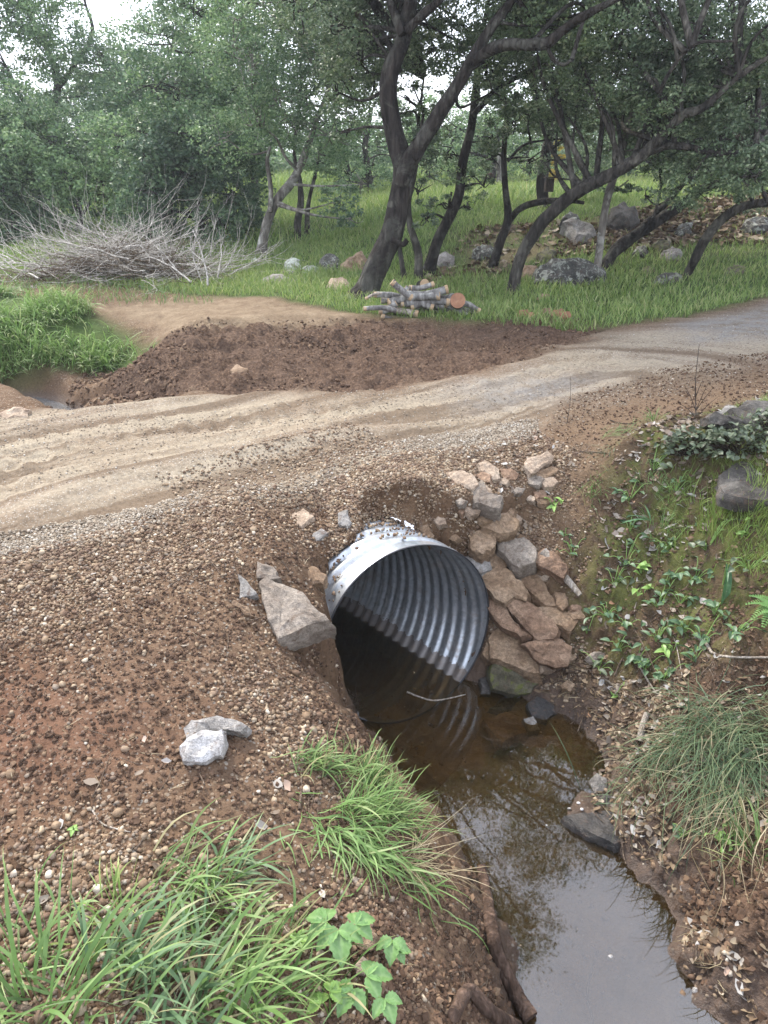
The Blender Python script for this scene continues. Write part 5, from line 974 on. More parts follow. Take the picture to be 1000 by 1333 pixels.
# sedges on the right bank
grass_clump(905,960,620,.30,M_SEDGE,'large dark sedge tuft spilling down the right bank',rad=.05,az=-2.1,spread=2.2,lean=(.1,1.3),w=.0035,droop=1.7,seg=9,elong=(2.2,0))
grass_clump(985,980,480,.32,M_SEDGE,'second sedge tuft at the right edge with straw stems',rad=.06,az=-2.0,spread=1.8,lean=(.3,1.3),w=.0035,droop=1.7,seg=9,elong=(2,0))
grass_clump(930,1020,160,.34,M_SEDGE,'trailing sedge stems hanging toward the stream',rad=.05,az=-2.0,spread=1.2,lean=(.7,1.4),w=.003,droop=1.5,seg=9)
grass_clump(960,1050,80,.30,M_STRAW,'dry straw stems under the sedge tufts',rad=.06,az=-2.1,spread=1.4,lean=(.8,1.4),w=.0028,droop=1.2,seg=8)
for a in [(960,680,90,.15,M_GRY,'lime green grass tuft between the tallest one and the strap leaf',dict(rad=.06,w=.004,lean=(0,.5),droop=.5)),(905,660,70,.12,M_GRY,'short lime grass tuft below the drab shrub',dict(rad=.06,w=.004,lean=(0,.6))),(870,655,60,.12,M_GRF,'short bright tuft at the left part of the bank top',dict(rad=.05,w=.0035,lean=(0,.6))),
 (935,672,110,.17,M_GRY,'lime green grass tuft standing tallest on the right bank',dict(rad=.05,w=.0045,lean=(0,.3),droop=.4)),(985,655,60,.14,M_GRY,'lime green grass tuft beside the smooth grey slab',dict(rad=.05,w=.004,lean=(0,.4),droop=.4)),
 (860,700,60,.15,M_GR,'thin grass tuft over the edge of the mossy face',dict(rad=.035,w=.004,lean=(0,.6))),(845,660,45,.14,M_GR,'small grass tuft left on the mossy bank top',dict(rad=.03,w=.0035,lean=(0,.6))),
 (775,640,70,.17,M_GR,'drooping grass tuft on the raw red cut of the bank',dict(rad=.025,w=.0035,az=-2.,lean=(.1,.9))),(850,548,50,.10,M_GR,'small grass tuft at the road verge',dict(rad=.03,w=.004,lean=(0,.5))),
 (805,566,60,.12,M_GR,'flat grass tuft on the red verge left of the small tuft',dict(rad=.06,w=.0035,lean=(.4,1.1),az=0.)),(900,690,70,.13,M_GRY,'mixed green tuft midway along the right bank top',dict(rad=.06,w=.0035,lean=(0,.6))),
 (835,630,30,.12,M_GR,'wispy grass tuft among the pale dead leaves',dict(rad=.03,w=.003,lean=(0,.6))),(985,1110,60,.22,M_GR,'fresh green grass blades below the sedge at the right edge',dict(rad=.03,w=.006,lean=(0,.6))),
 (790,590,30,.15,M_SEDGE,'wispy dry tuft above the raw red cut',dict(rad=.03,w=.003,az=-2.3,lean=(.4,1.)))]:
    grass_clump(a[0], a[1], a[2], a[3], a[4], a[5], **a[6])
lawn(Z_BANK, 12000, .085, .003, M_GRY, 301, 'short sparse grass on the right bank', dens=lambda x, y: np.clip(fbm(x*3, y*3, 0, 301, 3)*1.6+.12, 0, 1)*(H(x, y, False) > .8))
lawn(Z_BANK, 1500, .09, .0025, M_STRAW, 302, 'dry straw bits on the right bank', lean=(.8, 1.4), droop=.3)
lawn(B_MUD, 700, .10, .0022, M_STRAW, 303, 'dry straw lying over the muddy foot of the bank', lean=(1., 1.5), droop=.2)
lawn(B_NEAR, 380, .07, .002, M_STRAW, 309, 'dry straw bits on the gravel bank', lean=(1.1, 1.5), droop=.2)
# beyond the road
lawn(Z_GR[0], 10500, .27, .012, M_GRF, 304, 'lush green grass on the far left stream bank', seg=4, az=-1.2, lean=(.0, 1.), droop=1.1, zmin=.42, dens=lambda x, y: np.clip(.3+1.7*fbm(x*1.6, y*1.6, 0, 67, 3), .03, 1))
GN = np.concatenate([zone([(-60,345,1.1),(270,385,1.03),(340,388,1.04),(470,408,1.05),(640,412,1.06),(800,420,1.1),(900,405,1.14),(1000,386,1.18),(1120,372,1.25)]), [[9, 11.5], [9, 14], [-4, 14], [-10, 13]]])
lawn(GN, 62000, .115, .010, M_MEAD, 305, 'green meadow grass under the trees', seg=3, droop=.5, dens=lambda x, y: (1-.9*sstep(.15, -.3, sdf(x, y, Z_LITT)))*(.55+.45*np.clip(fbm(x*.8, y*.8, 0, 66, 3)+.5, 0, 1)))
lawn(np.array([[-7, 13.5], [10, 13.5], [16, 24], [-8, 24]]), 42000, .26, .022, M_MEAD, 306, 'bright green meadow grass on the slope behind', seg=2, droop=.5, dens=lambda x, y: 1-.75*sstep(.2, -.3, sdf(x, y, Z_LITT)))
lawn(np.array([[-7, 16], [11, 16], [16, 25], [-8, 25]]), 16000, .24, .02, M_GRY, 311, 'pale lime grass mixed into the meadow on the slope', seg=2, droop=.5)  # paler lime blades among the meadow green
lawn(np.array([[-12, 23], [18, 23], [26, 40], [-16, 40]]), 24000, .42, .05, M_GRY, 307, 'pale lime meadow on the crest', seg=2, droop=.5)  # the crest takes the lime grass colour throughout
lawn(zone([(-300,350,1.1),(0,345,1.1),(260,380,1.03),(280,395,1.02),(0,392,1.),(-300,400,1.)]), 5000, .14, .008, M_GR, 308, 'grass around the foot of the brush pile')

# ------------------------------------------------------------ dead leaves
def litter(poly, n, size, m, seed, label, dens=None, flat=.5):
    rg = np.random.default_rng(seed); q = scatter(poly, n, rg, dens); x, y = q.T; k = dry(x, y, .03); x, y = x[k], y[k]; n = len(x); z = H(x, y)+.008
    a = rg.uniform(0, 2*PI, n); u = np.stack([np.cos(a), np.sin(a), rg.normal(0, flat*.6, n)], 1); v = np.stack([-np.sin(a), np.cos(a), rg.normal(0, flat, n)], 1)
    s = size*rg.uniform(.5, 1.4, n)[:, None]; P = np.stack([x, y, z], 1); up = np.array([0, 0, 1.])
    c = rg.uniform(-.1, .35, n)[:, None]*s
    V = np.stack([P-u*s*.6+up*c*.6, P-u*s*.1+v*s*.33+up*c, P-u*s*.1, P-u*s*.1-v*s*.3+up*c, P+u*s*.35+v*s*.22+up*c*.8, P+u*s*.3, P+u*s*.35-v*s*.24+up*c*.5, P+u*s*.65+up*c*.9], 1)
    f = np.array([[0, 2, 1], [0, 3, 2], [5, 7, 4], [5, 6, 7]]); f4 = np.array([[2, 5, 4, 1], [3, 6, 5, 2]]); o = (np.arange(n)*8)[:, None, None]
    return tag(mesh_np('dead_leaves', V.reshape(-1, 3), [(f[None]+o).reshape(-1, 3), (f4[None]+o).reshape(-1, 4)], m, True), label, 'dead leaves', kind='stuff')
M_DL = leafmat('bleached_dead_leaves', [(0, (.10, .07, .05)), (.4, (.20, .16, .12)), (.7, (.29, .26, .22)), (.92, (.38, .37, .35)), (1, (.30, .15, .07))], .7, .1)
M_DB = leafmat('brown_dead_leaves', [(0, (.05, .032, .02)), (.5, (.13, .085, .05)), (.85, (.25, .19, .12)), (1, (.36, .31, .24))], .8, .1)
litter(Z_BANK, 1300, .030, M_DL, 401, 'pale curled dead leaves on the right bank', lambda x, y: np.clip(.35+1.2*fbm(x*2.5, y*2.5, 0, 402, 3), .03, 1))
litter(zone([(860,560,1.08),(1000,560,1.15),(1100,620,1.1),(1000,660,1.),(840,650,1.),(780,620,1.)]), 420, .034, M_DL, 403, 'bleached dead leaves under the drab shrub')
litter(B_MUD, 260, .030, M_DL, 404, 'dead leaves in the hollow of the right bank', lambda x, y: np.clip(.4+1.2*fbm(x*3, y*3, 0, 412, 3), .03, 1))
litter(B_MUD, 500, .030, M_DB, 405, 'brown leaf bits over the muddy bank', None)
litter(B_SLOPE, 130, .028, M_DL, 406, 'pale leaf scraps on the gravel beside the pipe', lambda x, y: (x > .45)*1.)
litter(B_NEAR, 60, .03, M_DL, 407, 'leaf scraps on the gravel bank', lambda x, y: (y < 2.7)*1.)
litter(Z_LITT, 9000, .09, M_DB, 408, 'brown leaf litter on the slope under the oaks', lambda x, y: np.clip(.5+1.2*fbm(x*.9, y*.9, 0, 409, 3), .05, 1)*(y < 24))
litter(Z_HOLL, 1500, .026, M_DB, 413, 'brown dead leaves in the damp hollow', lambda x, y: (H(x, y) > .1)*1.)
litter(Z_HOLL, 260, .030, M_DL, 414, 'pale dead leaves in the damp hollow', lambda x, y: (H(x, y) > .15)*1.)
litter(Z_BANK, 900, .022, M_DB, 410, 'brown crumbs of leaf on the right bank')

# ------------------------------------------------------------ sticks, twigs, roots
M_STK = barkmat('stick_bark', (.10, .07, .05), (.22, .17, .125), None, 60, .004); M_STKP = barkmat('bleached_stick', (.26, .22, .175), (.46, .41, .35), None, 60, .003)
M_STKD = barkmat('dark_stick', (.03, .022, .018), (.075, .055, .042), None, 60, .004); M_MUDST = barkmat('muddy_root', (.07, .045, .032), (.15, .10, .075), None, 30, .01)
def stick(pts, r, m, label, lifts=None, name='stick', cat='stick', group='sticks and twigs on the banks', k=7, forks=(), z=None, end=None):
    a = np.array(pts, float); P = np.array([G(x, y) if z is None else pz(x, y, z) for x, y in a])
    P[:, 2] += r*.8+(np.array(lifts) if lifts is not None else 0)
    P = catmull(P, 6); c = P.mean(0); A = Acc(); e = r*.45 if end is None else end
    tube(A, P, np.linspace(r, e, len(P)), k, .25, nscale=40)
    for (i, dx, dy, dz, ln) in forks:
        s = P[int(i*(len(P)-1))]; q = np.array([s, s+np.array([dx, dy, dz])*ln*.5+np.array([0, 0, .01]), s+np.array([dx, dy, dz])*ln]); tube(A, catmull(q, 4), np.linspace(r*.6, r*.2, 9), 5, .1)
    o = A.build(name, m, off=c); o.location = c; return tag(o, label, cat, group)
ST = [([(120,1055),(132,1072),(152,1080),(170,1084)], .0028, M_STKP, 'small curved white twig on the gravel bank'),
 ([(176,1108),(190,1090),(206,1080),(216,1072)], .004, M_STK, 'grey brown twig pointing up right beside the curved white twig'),
 ([(0,1200),(22,1188),(46,1182)], .007, M_STK, 'grey stick at the left edge above the grass'),
 ([(390,1055),(392,1030),(393,1002)], .005, M_STK, 'short upright brown stick leaning on the bank top'),
 ([(10,968),(30,955),(52,942)], .003, M_STK, 'thin straight twig on the rust coloured soil at left'),
 ([(165,1165),(190,1170),(215,1178)], .008, M_STK, 'dark stick half hidden in the foreground grass'),
 ([(0,1322),(30,1315),(70,1328)], .010, M_STK, 'pinkish brown stick in the lower left corner'),
 ([(452,1105),(470,1110),(500,1128),(530,1165)], .0022, M_STKP, 'hair thin dry stem curving down the left bank'),
 ([(338,1210),(342,1190),(344,1172)], .003, M_STKP, 'pale thin twig standing in the pebbles by the grass'),
 ([(905,830),(918,838),(928,852),(950,857),(1004,858)], .009, M_STKP, 'pale tan forked branch lying across the right bank'),
 ([(800,880),(815,850),(838,830),(870,808)], .004, M_STK, 'thin brown stem running up the right bank hollow'),
 ([(816,742),(830,770),(826,800),(838,822)], .003, M_STKP, 'thin pale stem hanging from the mossy face'),
 ([(800,800),(822,815),(842,850),(862,895)], .0045, M_STK, 'bent brown vine stem among the ivy leaves'),
 ([(868,805),(880,840),(888,880)], .004, M_STKP, 'pale straight stem between ivy and the tan branch'),
 ([(750,845),(790,855),(835,868)], .0035, M_STK, 'twig jutting from the rock heap to the right'),
 ([(832,868),(856,905),(890,935)], .005, M_STKP, 'bleached stick pointing at the sedge tuft'),
 ([(800,925),(840,908),(880,890)], .003, M_STK, 'thin twig over the mud above the sedge'),
 ([(750,960),(762,925),(772,900)], .003, M_STK, 'brown reed stem rising from the wet mud'),
 ([(790,738),(800,730),(815,722)], .003, M_STK, 'grey twig in the shade of the red cut'),
 ([(755,588),(785,590),(800,592)], .004, M_STK, 'grey twig lying on the verge above the red cut'),
 ([(795,548),(810,552),(828,552)], .004, M_STKD, 'dark twig on the red verge'),
 ([(742,700),(746,720),(736,745),(750,760)], .0022, M_STKD, 'dark wiry stem by the rust brown triangular rock'),
 ([(690,905),(712,880),(730,865)], .002, M_STK, 'thin stem across the sandy orange wedge'),
 ([(616,1130),(640,1148),(672,1162),(700,1150)], .003, M_STKP, 'pale stem at the waterline of the left bank'),
 ([(580,1215),(600,1195),(622,1178)], .003, M_STK, 'thin stick on the dark left bank face'),
 ([(470,768),(474,762),(480,757)], .003, M_STK, 'tiny twig on the pipe'),
 ([(950,1180),(965,1165),(984,1160)], .004, M_STK, 'short twig in the crumbled mud at right'),
 ([(840,1180),(850,1196),(838,1205)], .004, M_MUDST, 'mud coated twig at the right waterline'),
]
for a in ST:
    if 'tiny twig' in a[3]: continue
    stick(*a)
stick([(832,968),(836,950),(842,932)], .016, M_STKP, 'short pale chunk of broken branch above the wet mud', name='wood_chunk', cat='wood chunk', end=.015, k=9)
stick([(704,740),(720,758),(738,774),(754,786)], .024, M_STKP, 'grey weathered log end lying over the brown rocks', lifts=[.08,.08,.06,.03], name='log', cat='log', end=.014, k=12)
stick([(626,1138),(632,1170),(638,1215),(652,1265),(668,1300),(690,1335)], .020, M_MUDST, 'muddy exposed root running down the left bank beside the water', lifts=[.02]*6, name='root', cat='root', end=.026, k=12)
stick([(590,1333),(610,1300),(640,1330),(670,1345)], .018, M_MUDST, 'thick muddy root at the bottom edge of the left bank', lifts=[.02]*4, name='root', cat='root', end=.02, k=12)
stick([(530,902),(545,908),(565,913),(590,909),(606,905)], .006, M_STKP, 'pale stick floating on the water inside the pipe mouth', z=.0)
stick([(640,1240),(652,1285),(640,1333)], .010, M_STK, 'sunken stick under the sky reflection in the water', z=-.07, end=.008)
stick([(778,1240),(765,1290),(772,1333)], .005, M_STK, 'thin sunken stick in the water at bottom', z=-.06, end=.004)
stick([(906,545),(902,515),(903,490)], .004, M_STKD, 'dark bare twig shrub standing at the road verge', lifts=[0,.1,.22], name='bare_twigs', cat='bare twigs', forks=[(.1,-.5,.2,.9,.16),(.15,.5,0,.9,.15),(.2,-.3,-.3,.9,.2),(.05,-.9,0,.7,.12),(.3,.3,.2,.9,.12),(.05,.8,.2,.8,.14),(.1,.1,-.3,1,.18)])
stick([(738,552),(741,535),(740,518)], .0022, M_STKD, 'single red brown twig standing at the edge of the road', lifts=[0,.06,.14])
def root_net():
    rg = np.random.default_rng(55); A = Acc()
    for (x0, x1, y0, y1, n) in ((425, 470, 890, 960, 40), (590, 640, 1150, 1300, 55), (400, 440, 955, 1040, 20), (820, 960, 790, 880, 60)):
        for _ in range(n):
            x, y = rg.uniform(x0, x1), rg.uniform(y0, y1); P = G(np.array([x, x+rg.normal(0, 8), x+rg.normal(0, 14)]), np.array([y, y+rg.uniform(5, 16), y+rg.uniform(14, 40)]), .006)
            tube(A, catmull(P, 4), np.linspace(.0022, .0008, 9), 4, 0, False)
    tag(A.build('rootlets', M_STK), 'fine hanging rootlets on the cut banks', 'rootlets', kind='stuff')
root_net()
def twig_litter(poly, n, seed, label):
    rg = np.random.default_rng(seed); q = scatter(poly, n, rg); q = q[dry(q[:, 0], q[:, 1])]; A = Acc()
    for x, y in q:
        a = rg.uniform(0, 2*PI); l = rg.uniform(.03, .16); s_ = np.linspace(-.5, .5, 6)*l; b = rg.normal(0, .25)
        X = x+s_*math.cos(a)-b*s_*s_/l*math.sin(a); Y = y+s_*math.sin(a)+b*s_*s_/l*math.cos(a); Zz = H(X, Y); Zz = np.linspace(Zz[0], Zz[-1], 6)*.5+Zz*.5+.006+.01*rg.uniform()
        tube(A, np.stack([X, Y, Zz], 1), np.linspace(.0024, .001, 6)*rg.uniform(.5, 1.4), 4, 0, False)
    tag(A.build('twig_litter', M_STK), label, 'twigs', kind='stuff')
twig_litter(Z_BANK, 240, 71, 'small broken twigs over the right bank'); twig_litter(Z_HOLL, 320, 72, 'small broken twigs in the muddy hollow'); twig_litter(B_NEAR, 110, 73, 'tiny twigs strewn on the gravel bank')

# ------------------------------------------------------------ small leafy plants
def plantmat(name, c1, c2, c3, vein=.3):
    m, t, b = mat(name, .42, .4); p = coords(t, True); n = noise(t, 40, 4, .6, p); c = ramp(t, n, [(.3, c1), (.55, c2), (.75, c3)])
    v = attr(t, 'tint'); c = mixc(t, mth(t, 'MULTIPLY', v, vein), c, (.32, .42, .22)); L(t, c, b.inputs['Base Color'])
    tr = N(t, 'ShaderNodeBsdfTranslucent'); L(t, c, tr.inputs['Color']); ms = N(t, 'ShaderNodeMixShader', Fac=.25)
    L(t, b.outputs[0], ms.inputs[1]); L(t, tr.outputs[0], ms.inputs[2]); L(t, ms.outputs[0], t.nodes['Material Output'].inputs['Surface']); return m
M_BRAM = plantmat('bramble_leaf', (.10, .20, .06), (.15, .28, .09), (.22, .36, .13)); M_IVY = plantmat('ivy_leaf', (.05, .10, .05), (.09, .16, .08), (.15, .23, .12), .15)
M_LIMEL = plantmat('lime_leaf', (.16, .28, .06), (.23, .38, .09), (.32, .46, .14)); M_DRAB = plantmat('drab_leaf', (.045, .075, .04), (.10, .125, .075), (.25, .27, .21), .1)
M_DARKL = plantmat('strap_leaf', (.03, .09, .04), (.06, .15, .06), (.16, .28, .14), .2)
def leaf_vf(ln, wd, serr=0., fold=.26, curl=.35, nu=12, nv=6, pw=.8):
    u = np.linspace(0, 1, nu+1); v = np.linspace(-1, 1, nv+1); wv = wd*.5*np.sin(PI*np.clip(u, .0, 1)**pw)**.85
    if serr: wv = wv*(1+serr*(np.arange(nu+1) % 2*2-1))
    U, Vv = np.meshgrid(u, v, indexing='ij'); X = U*ln; Y = Vv*wv[:, None]
    Z = np.abs(Y)*fold*2-curl*ln*U**2+.03*wd*np.sin(U*nu*PI*.8)*np.abs(Vv)
    i = np.arange((nu+1)*(nv+1)).reshape(nu+1, nv+1); F = np.stack([i[:-1, :-1], i[1:, :-1], i[1:, 1:], i[:-1, 1:]], -1).reshape(-1, 4)
    rib = np.exp(-(Vv/.12)**2)+.5*np.exp(-(((U*6+np.abs(Vv)*1.5) % 1-.5)/.12)**2)
    return np.stack([X, Y, Z], -1).reshape(-1, 3), F, np.clip(rib, 0, 1).ravel()
def place(V, yaw, pitch, roll, org): return V@np.array((Euler((roll, -pitch, yaw)).to_matrix()))[:, :].T+np.asarray(org)
def plant(px, py, label, leaves, m, cat='plant', name='leafy_plant', stemm=None, h=.05, group='small leafy plants on the banks', lift=0.):
    """leaves: (dx, dy, height, length, width, yaw, pitch); each leaf is a part of its own on a thin stalk"""
    g = G(px, py); g[2] += lift; t = thing(name, g, label, cat, group); A = Acc()
    for (dx, dy, hz, ln, wd, yaw, pit, *rest) in leaves:
        V, F, rib = leaf_vf(ln, wd, rest[0] if rest else 0.); org = np.array([dx, dy, hz]); gz = float(H(np.array([g[0]+dx]), np.array([g[1]+dy]), False)[0])-g[2]
        org[2] = max(hz, gz+.012); V = place(V, yaw, pit, rest[1] if len(rest) > 1 else 0., org)
        mesh_np('leaf', V, F, m, True, {'tint': rib}, t)
        tube(A, catmull([np.array([0, 0, -.01]), org*np.array([.6, .6, .8])+np.array([0, 0, .01]), org], 4), np.linspace(.0022, .0012, 9), 5, 0, False)
    A.build('stem', stemm or M_LIMEL, t); return t
def trif(dx, dy, h, s, yaw, pit=-.1):
    s = s*.86; return [(dx, dy, h, s, s*.72, yaw, pit, .10), (dx, dy, h, s*.85, s*.6, yaw+1.15, pit, .10), (dx, dy, h, s*.85, s*.6, yaw-1.15, pit, .10)]
plant(452,1262,'bramble sprig with a big three part leaf at the edge of the foreground grass', trif(-.02,.03,.10,.088,-1.4)+trif(-.05,.05,.10,.075,2.6)+trif(.02,.05,.09,.07,.6), M_BRAM)
plant(506,1262,'bright serrated bramble leaf hanging over the dark bank', trif(.01,.02,.08,.062,-1.7)+trif(.02,.0,.07,.045,.2), M_BRAM)
plant(478,1320,'darker bramble leaves at the bottom edge of the picture', trif(0,.03,.09,.075,.2)+trif(-.03,0,.09,.07,-2.2)+trif(.04,-.01,.07,.06,-1.1), M_BRAM)
plant(430,1325,'light green young leaves between grass and bramble', trif(0,.02,.06,.05,.6)+trif(-.02,0,.05,.05,2.4), M_LIMEL)
plant(390,1235,'tiny lime seedling beside the pebbles', [(0,0,.03,.03,.018,a,.3,.1) for a in (0,1.3,2.6,3.9,5.2)], M_LIMEL)
plant(97,1084,'tiny green seedling on the gravel bank', [(0,0,.008,.02,.012,a,.1) for a in (0,1.6,3.1,4.7)], M_LIMEL)
rp = np.random.default_rng(9)
def sprig(n, s, sp, hh): return [(rp.normal(0, sp), rp.normal(0, sp*.7), rp.uniform(.01, hh), s*rp.uniform(.7, 1.2), s*.6*rp.uniform(.8, 1.1), rp.uniform(0, 6.28), rp.uniform(-.2, .6), 0., rp.normal(0, .3)) for _ in range(n)]
PL = [(835,748,'lime green leafy plant rooted at the top of the mossy face',sprig(6,.055,.025,.07),M_LIMEL),(838,775,'yellow green plant just under the lime one',sprig(6,.05,.025,.06),M_LIMEL),
 (886,785,'pair of round green leaves by the foot of the mossy face',sprig(6,.045,.035,.05),M_IVY),(893,822,'green ivy like leaves under the round leaf pair',sprig(8,.05,.045,.06),M_IVY),
 (855,835,'ivy leaves in the middle of the right hollow',sprig(9,.045,.04,.05),M_IVY),(805,845,'dark ivy leaves right of the rock heap',sprig(8,.045,.035,.05),M_IVY),(840,870,'dark green ivy patch above the sedge',sprig(10,.045,.05,.05),M_IVY),
 (765,825,'broad dull leaves touching the rock heap',sprig(4,.05,.03,.04),M_DRAB),(745,722,'blue green leafed vine sprig on the red cut',sprig(8,.038,.04,.07),M_IVY),(722,662,'bright seedling with two long leaves above the grey boulder',sprig(6,.045,.02,.06),M_LIMEL),
 (735,700,'little sprout beneath the bright seedling',sprig(4,.035,.02,.04),M_IVY),(800,908,'small lime sprout at the edge of the mud',sprig(5,.03,.018,.04),M_LIMEL),(716,868,'single pale round leaf at the foot of the rock heap',sprig(2,.03,.006,.015),M_DRAB),
 (890,1090,'low moss green herb under the sedge',sprig(14,.022,.03,.03),M_IVY),(940,1100,'feathery green herb at the foot of the right sedge',sprig(16,.022,.035,.04),M_LIMEL),(905,860,'sprig of long pale leaves by the tan branch',sprig(7,.05,.03,.05),M_IVY)]
PL += [(870,760,'leafy sprig on the middle of the mossy face',sprig(6,.045,.03,.05),M_IVY),(815,815,'ivy leaves left in the hollow by the vine stem',sprig(8,.045,.04,.05),M_IVY),(875,850,'bright leaves among the ivy near the tan branch',sprig(6,.045,.03,.05),M_LIMEL),
 (930,800,'green weed at the foot of the strap leaf',sprig(7,.045,.04,.05),M_IVY),(830,860,'green leaves over the twigs in the hollow',sprig(7,.045,.03,.05),M_IVY),(965,700,'green weed in the lime grass',sprig(6,.035,.03,.05),M_LIMEL),(880,640,'weed with small green leaves on the bank top',sprig(8,.03,.04,.05),M_IVY),
 (820,690,'weed at the left brink of the mossy face',sprig(7,.035,.03,.05),M_IVY),(970,640,'small leafy weed before the smooth grey slab',sprig(7,.032,.03,.05),M_LIMEL)]
RQ = np.random.default_rng(15)
for i_, (x_, y_, w_) in enumerate([(800,760,'at the foot of the red cut'),(858,790,'under the yellow green plant'),(905,755,'between the round leaf pair and the strap leaf'),(780,870,'over the twigs right of the sandy orange wedge'),(915,835,'above the tan forked branch'),(955,830,'over the right end of the tan branch'),
  (975,740,'below the lime grass at the right edge'),(815,735,'at the left corner of the mossy face'),(870,715,'hanging at the brow of the mossy face'),(920,715,'on the brow left of the strap leaf'),(790,800,'beside the grey weathered log'),(860,890,'at the left top of the sedge tuft'),(850,610,'on the bank top left of the drab shrubs'),(820,650,'among dead leaves on the bank top')]):
    PL.append((x_, y_, 'trailing dark green leaves '+w_, [(RQ.normal(0, .055), RQ.normal(0, .035), RQ.uniform(.01, .05), .042*RQ.uniform(.7, 1.2), .028*RQ.uniform(.8, 1.1), RQ.uniform(0, 6.28), RQ.uniform(-.2, .5), 0., RQ.normal(0, .3)) for _ in range(11)], M_IVY if i_ % 3 else M_DRAB))
for a in PL: plant(*a)
plant(940,765,'glossy dark strap leaf hanging down the mossy face', [(0,-.02,.13,.27,.032,-1.75,-1.15),(0,.01,.12,.16,.02,-1.5,-.9),(.005,.01,.10,.10,.012,-1.9,.1)], M_DARKL)
plant(845,690,'blue green strap leaves arching over the bank edge', [(0,0,.05,.15,.016,3.3,.3),(0,0,.05,.1,.012,2.9,.5),(0,0,.05,.09,.01,1.8,1.)], M_DARKL)
# fern at the right edge, drab shrub on the bank top
def fern():
    g = G(1006, 800); t = thing('fern', g, 'light green fern frond at the right edge below the mossy face', 'fern', None)
    for yaw, pt in ((2.7, .25), (3.3, -.1), (2.2, .4), (3.9, -.2)):
        V_, F_, T_ = [], [], []; n_ = 0
        for i in range(11):
            s = i/11; bx = .015+.085*s
            for sg in (-1, 1):
                V, F, rb = leaf_vf(.034*(1-s)+.006, .009, .25, .1, .1, 8, 2); V = place(V, sg*1.15, 0, 0, (bx, 0, -.05*s*s)); V_.append(V); F_.append(F+n_); T_.append(rb*0); n_ += len(V)
        mesh_np('frond', place(np.concatenate(V_), yaw, pt, 0, (0, 0, .04)), np.concatenate(F_), M_BRAM, True, {'tint': np.concatenate(T_)}, t)
fern()
def shrub(px, py, rx, ry, rz, n, s, label):
    g = G(px, py); rg = np.random.default_rng(int(px)); t = thing('shrub', g, label, 'shrub', 'drab round leafed shrubs on the right bank'); A = Acc(); Vs, Fs, Ts = [], [], []; k = 0
    for i in range(n):
        u = rg.normal(size=3); u /= np.linalg.norm(u); u = u*rg.uniform(.4, 1)**.5; P = np.array([u[0]*rx, u[1]*ry, abs(u[2])*rz+.015])
        P[2] += max(0, float(base_h(np.array([g[0]+P[0]]), np.array([g[1]+P[1]]))[0])-g[2]) if i % 1 == 0 else 0
        V, F, rb = leaf_vf(s*rg.uniform(.6, 1.2), s*.75*rg.uniform(.7, 1.1), 0, .2, .25, 5, 2); Vs.append(place(V, rg.uniform(0, 6.3), rg.uniform(-.4, .8), rg.normal(0, .5), P)); Fs.append(F+k); Ts.append(rb*.3); k += len(V)
        if i % 3 == 0: tube(A, catmull([np.array([rg.normal(0, .03), 0, -.01]), P*.55+rg.normal(size=3)*.01, P], 3), np.linspace(.003, .0012, 7), 4, 0, False)
    mesh_np('foliage', np.concatenate(Vs), np.concatenate(Fs), M_DRAB, True, {'tint': np.concatenate(Ts)}, t); A.build('stem', M_STKD, t)
shrub(955, 590, .20, .14, .13, 330, .036, 'drab shrub of small round grey green leaves in front of the dark stones'); shrub(895, 590, .14, .10, .12, 170, .034, 'lower drab shrub left of the dark stones'); shrub(1000, 560, .1, .1, .10, 110, .034, 'drab shrub sprig over the dark flat slab')

# ------------------------------------------------------------ the brush pile
M_BLEACH = barkmat('bleached_brush', (.36, .33, .29), (.66, .62, .56), None, 30, .004); M_BRUSHB = barkmat('brown_brush', (.09, .065, .045), (.24, .19, .14), None, 30, .004)
def bough(A, p, az, el, ln, r, rg, depth=2, up=.3):
    n = 7; P = [p]; a, e = az, el
    for i in range(n):
        a += rg.normal(0, .17); e += rg.normal(0, .14)+up*.06; P.append(P[-1]+np.array([math.cos(a)*math.cos(e), math.sin(a)*math.cos(e), math.sin(e)])*ln/n)
        if depth and i > 1 and rg.uniform() < .62: bough(A, P[-1], a+rg.choice([-1, 1])*rg.uniform(.35, .9), e+rg.normal(0, .4), ln*rg.uniform(.3, .55), r*(1-i/n)*.62+.0015, rg, depth-1, up)
    P = np.array(P); P[:, 2] = np.maximum(P[:, 2], base_h(P[:, 0], P[:, 1])+.01); tube(A, P, np.linspace(r, r*.25, len(P)), 5, 0, False)
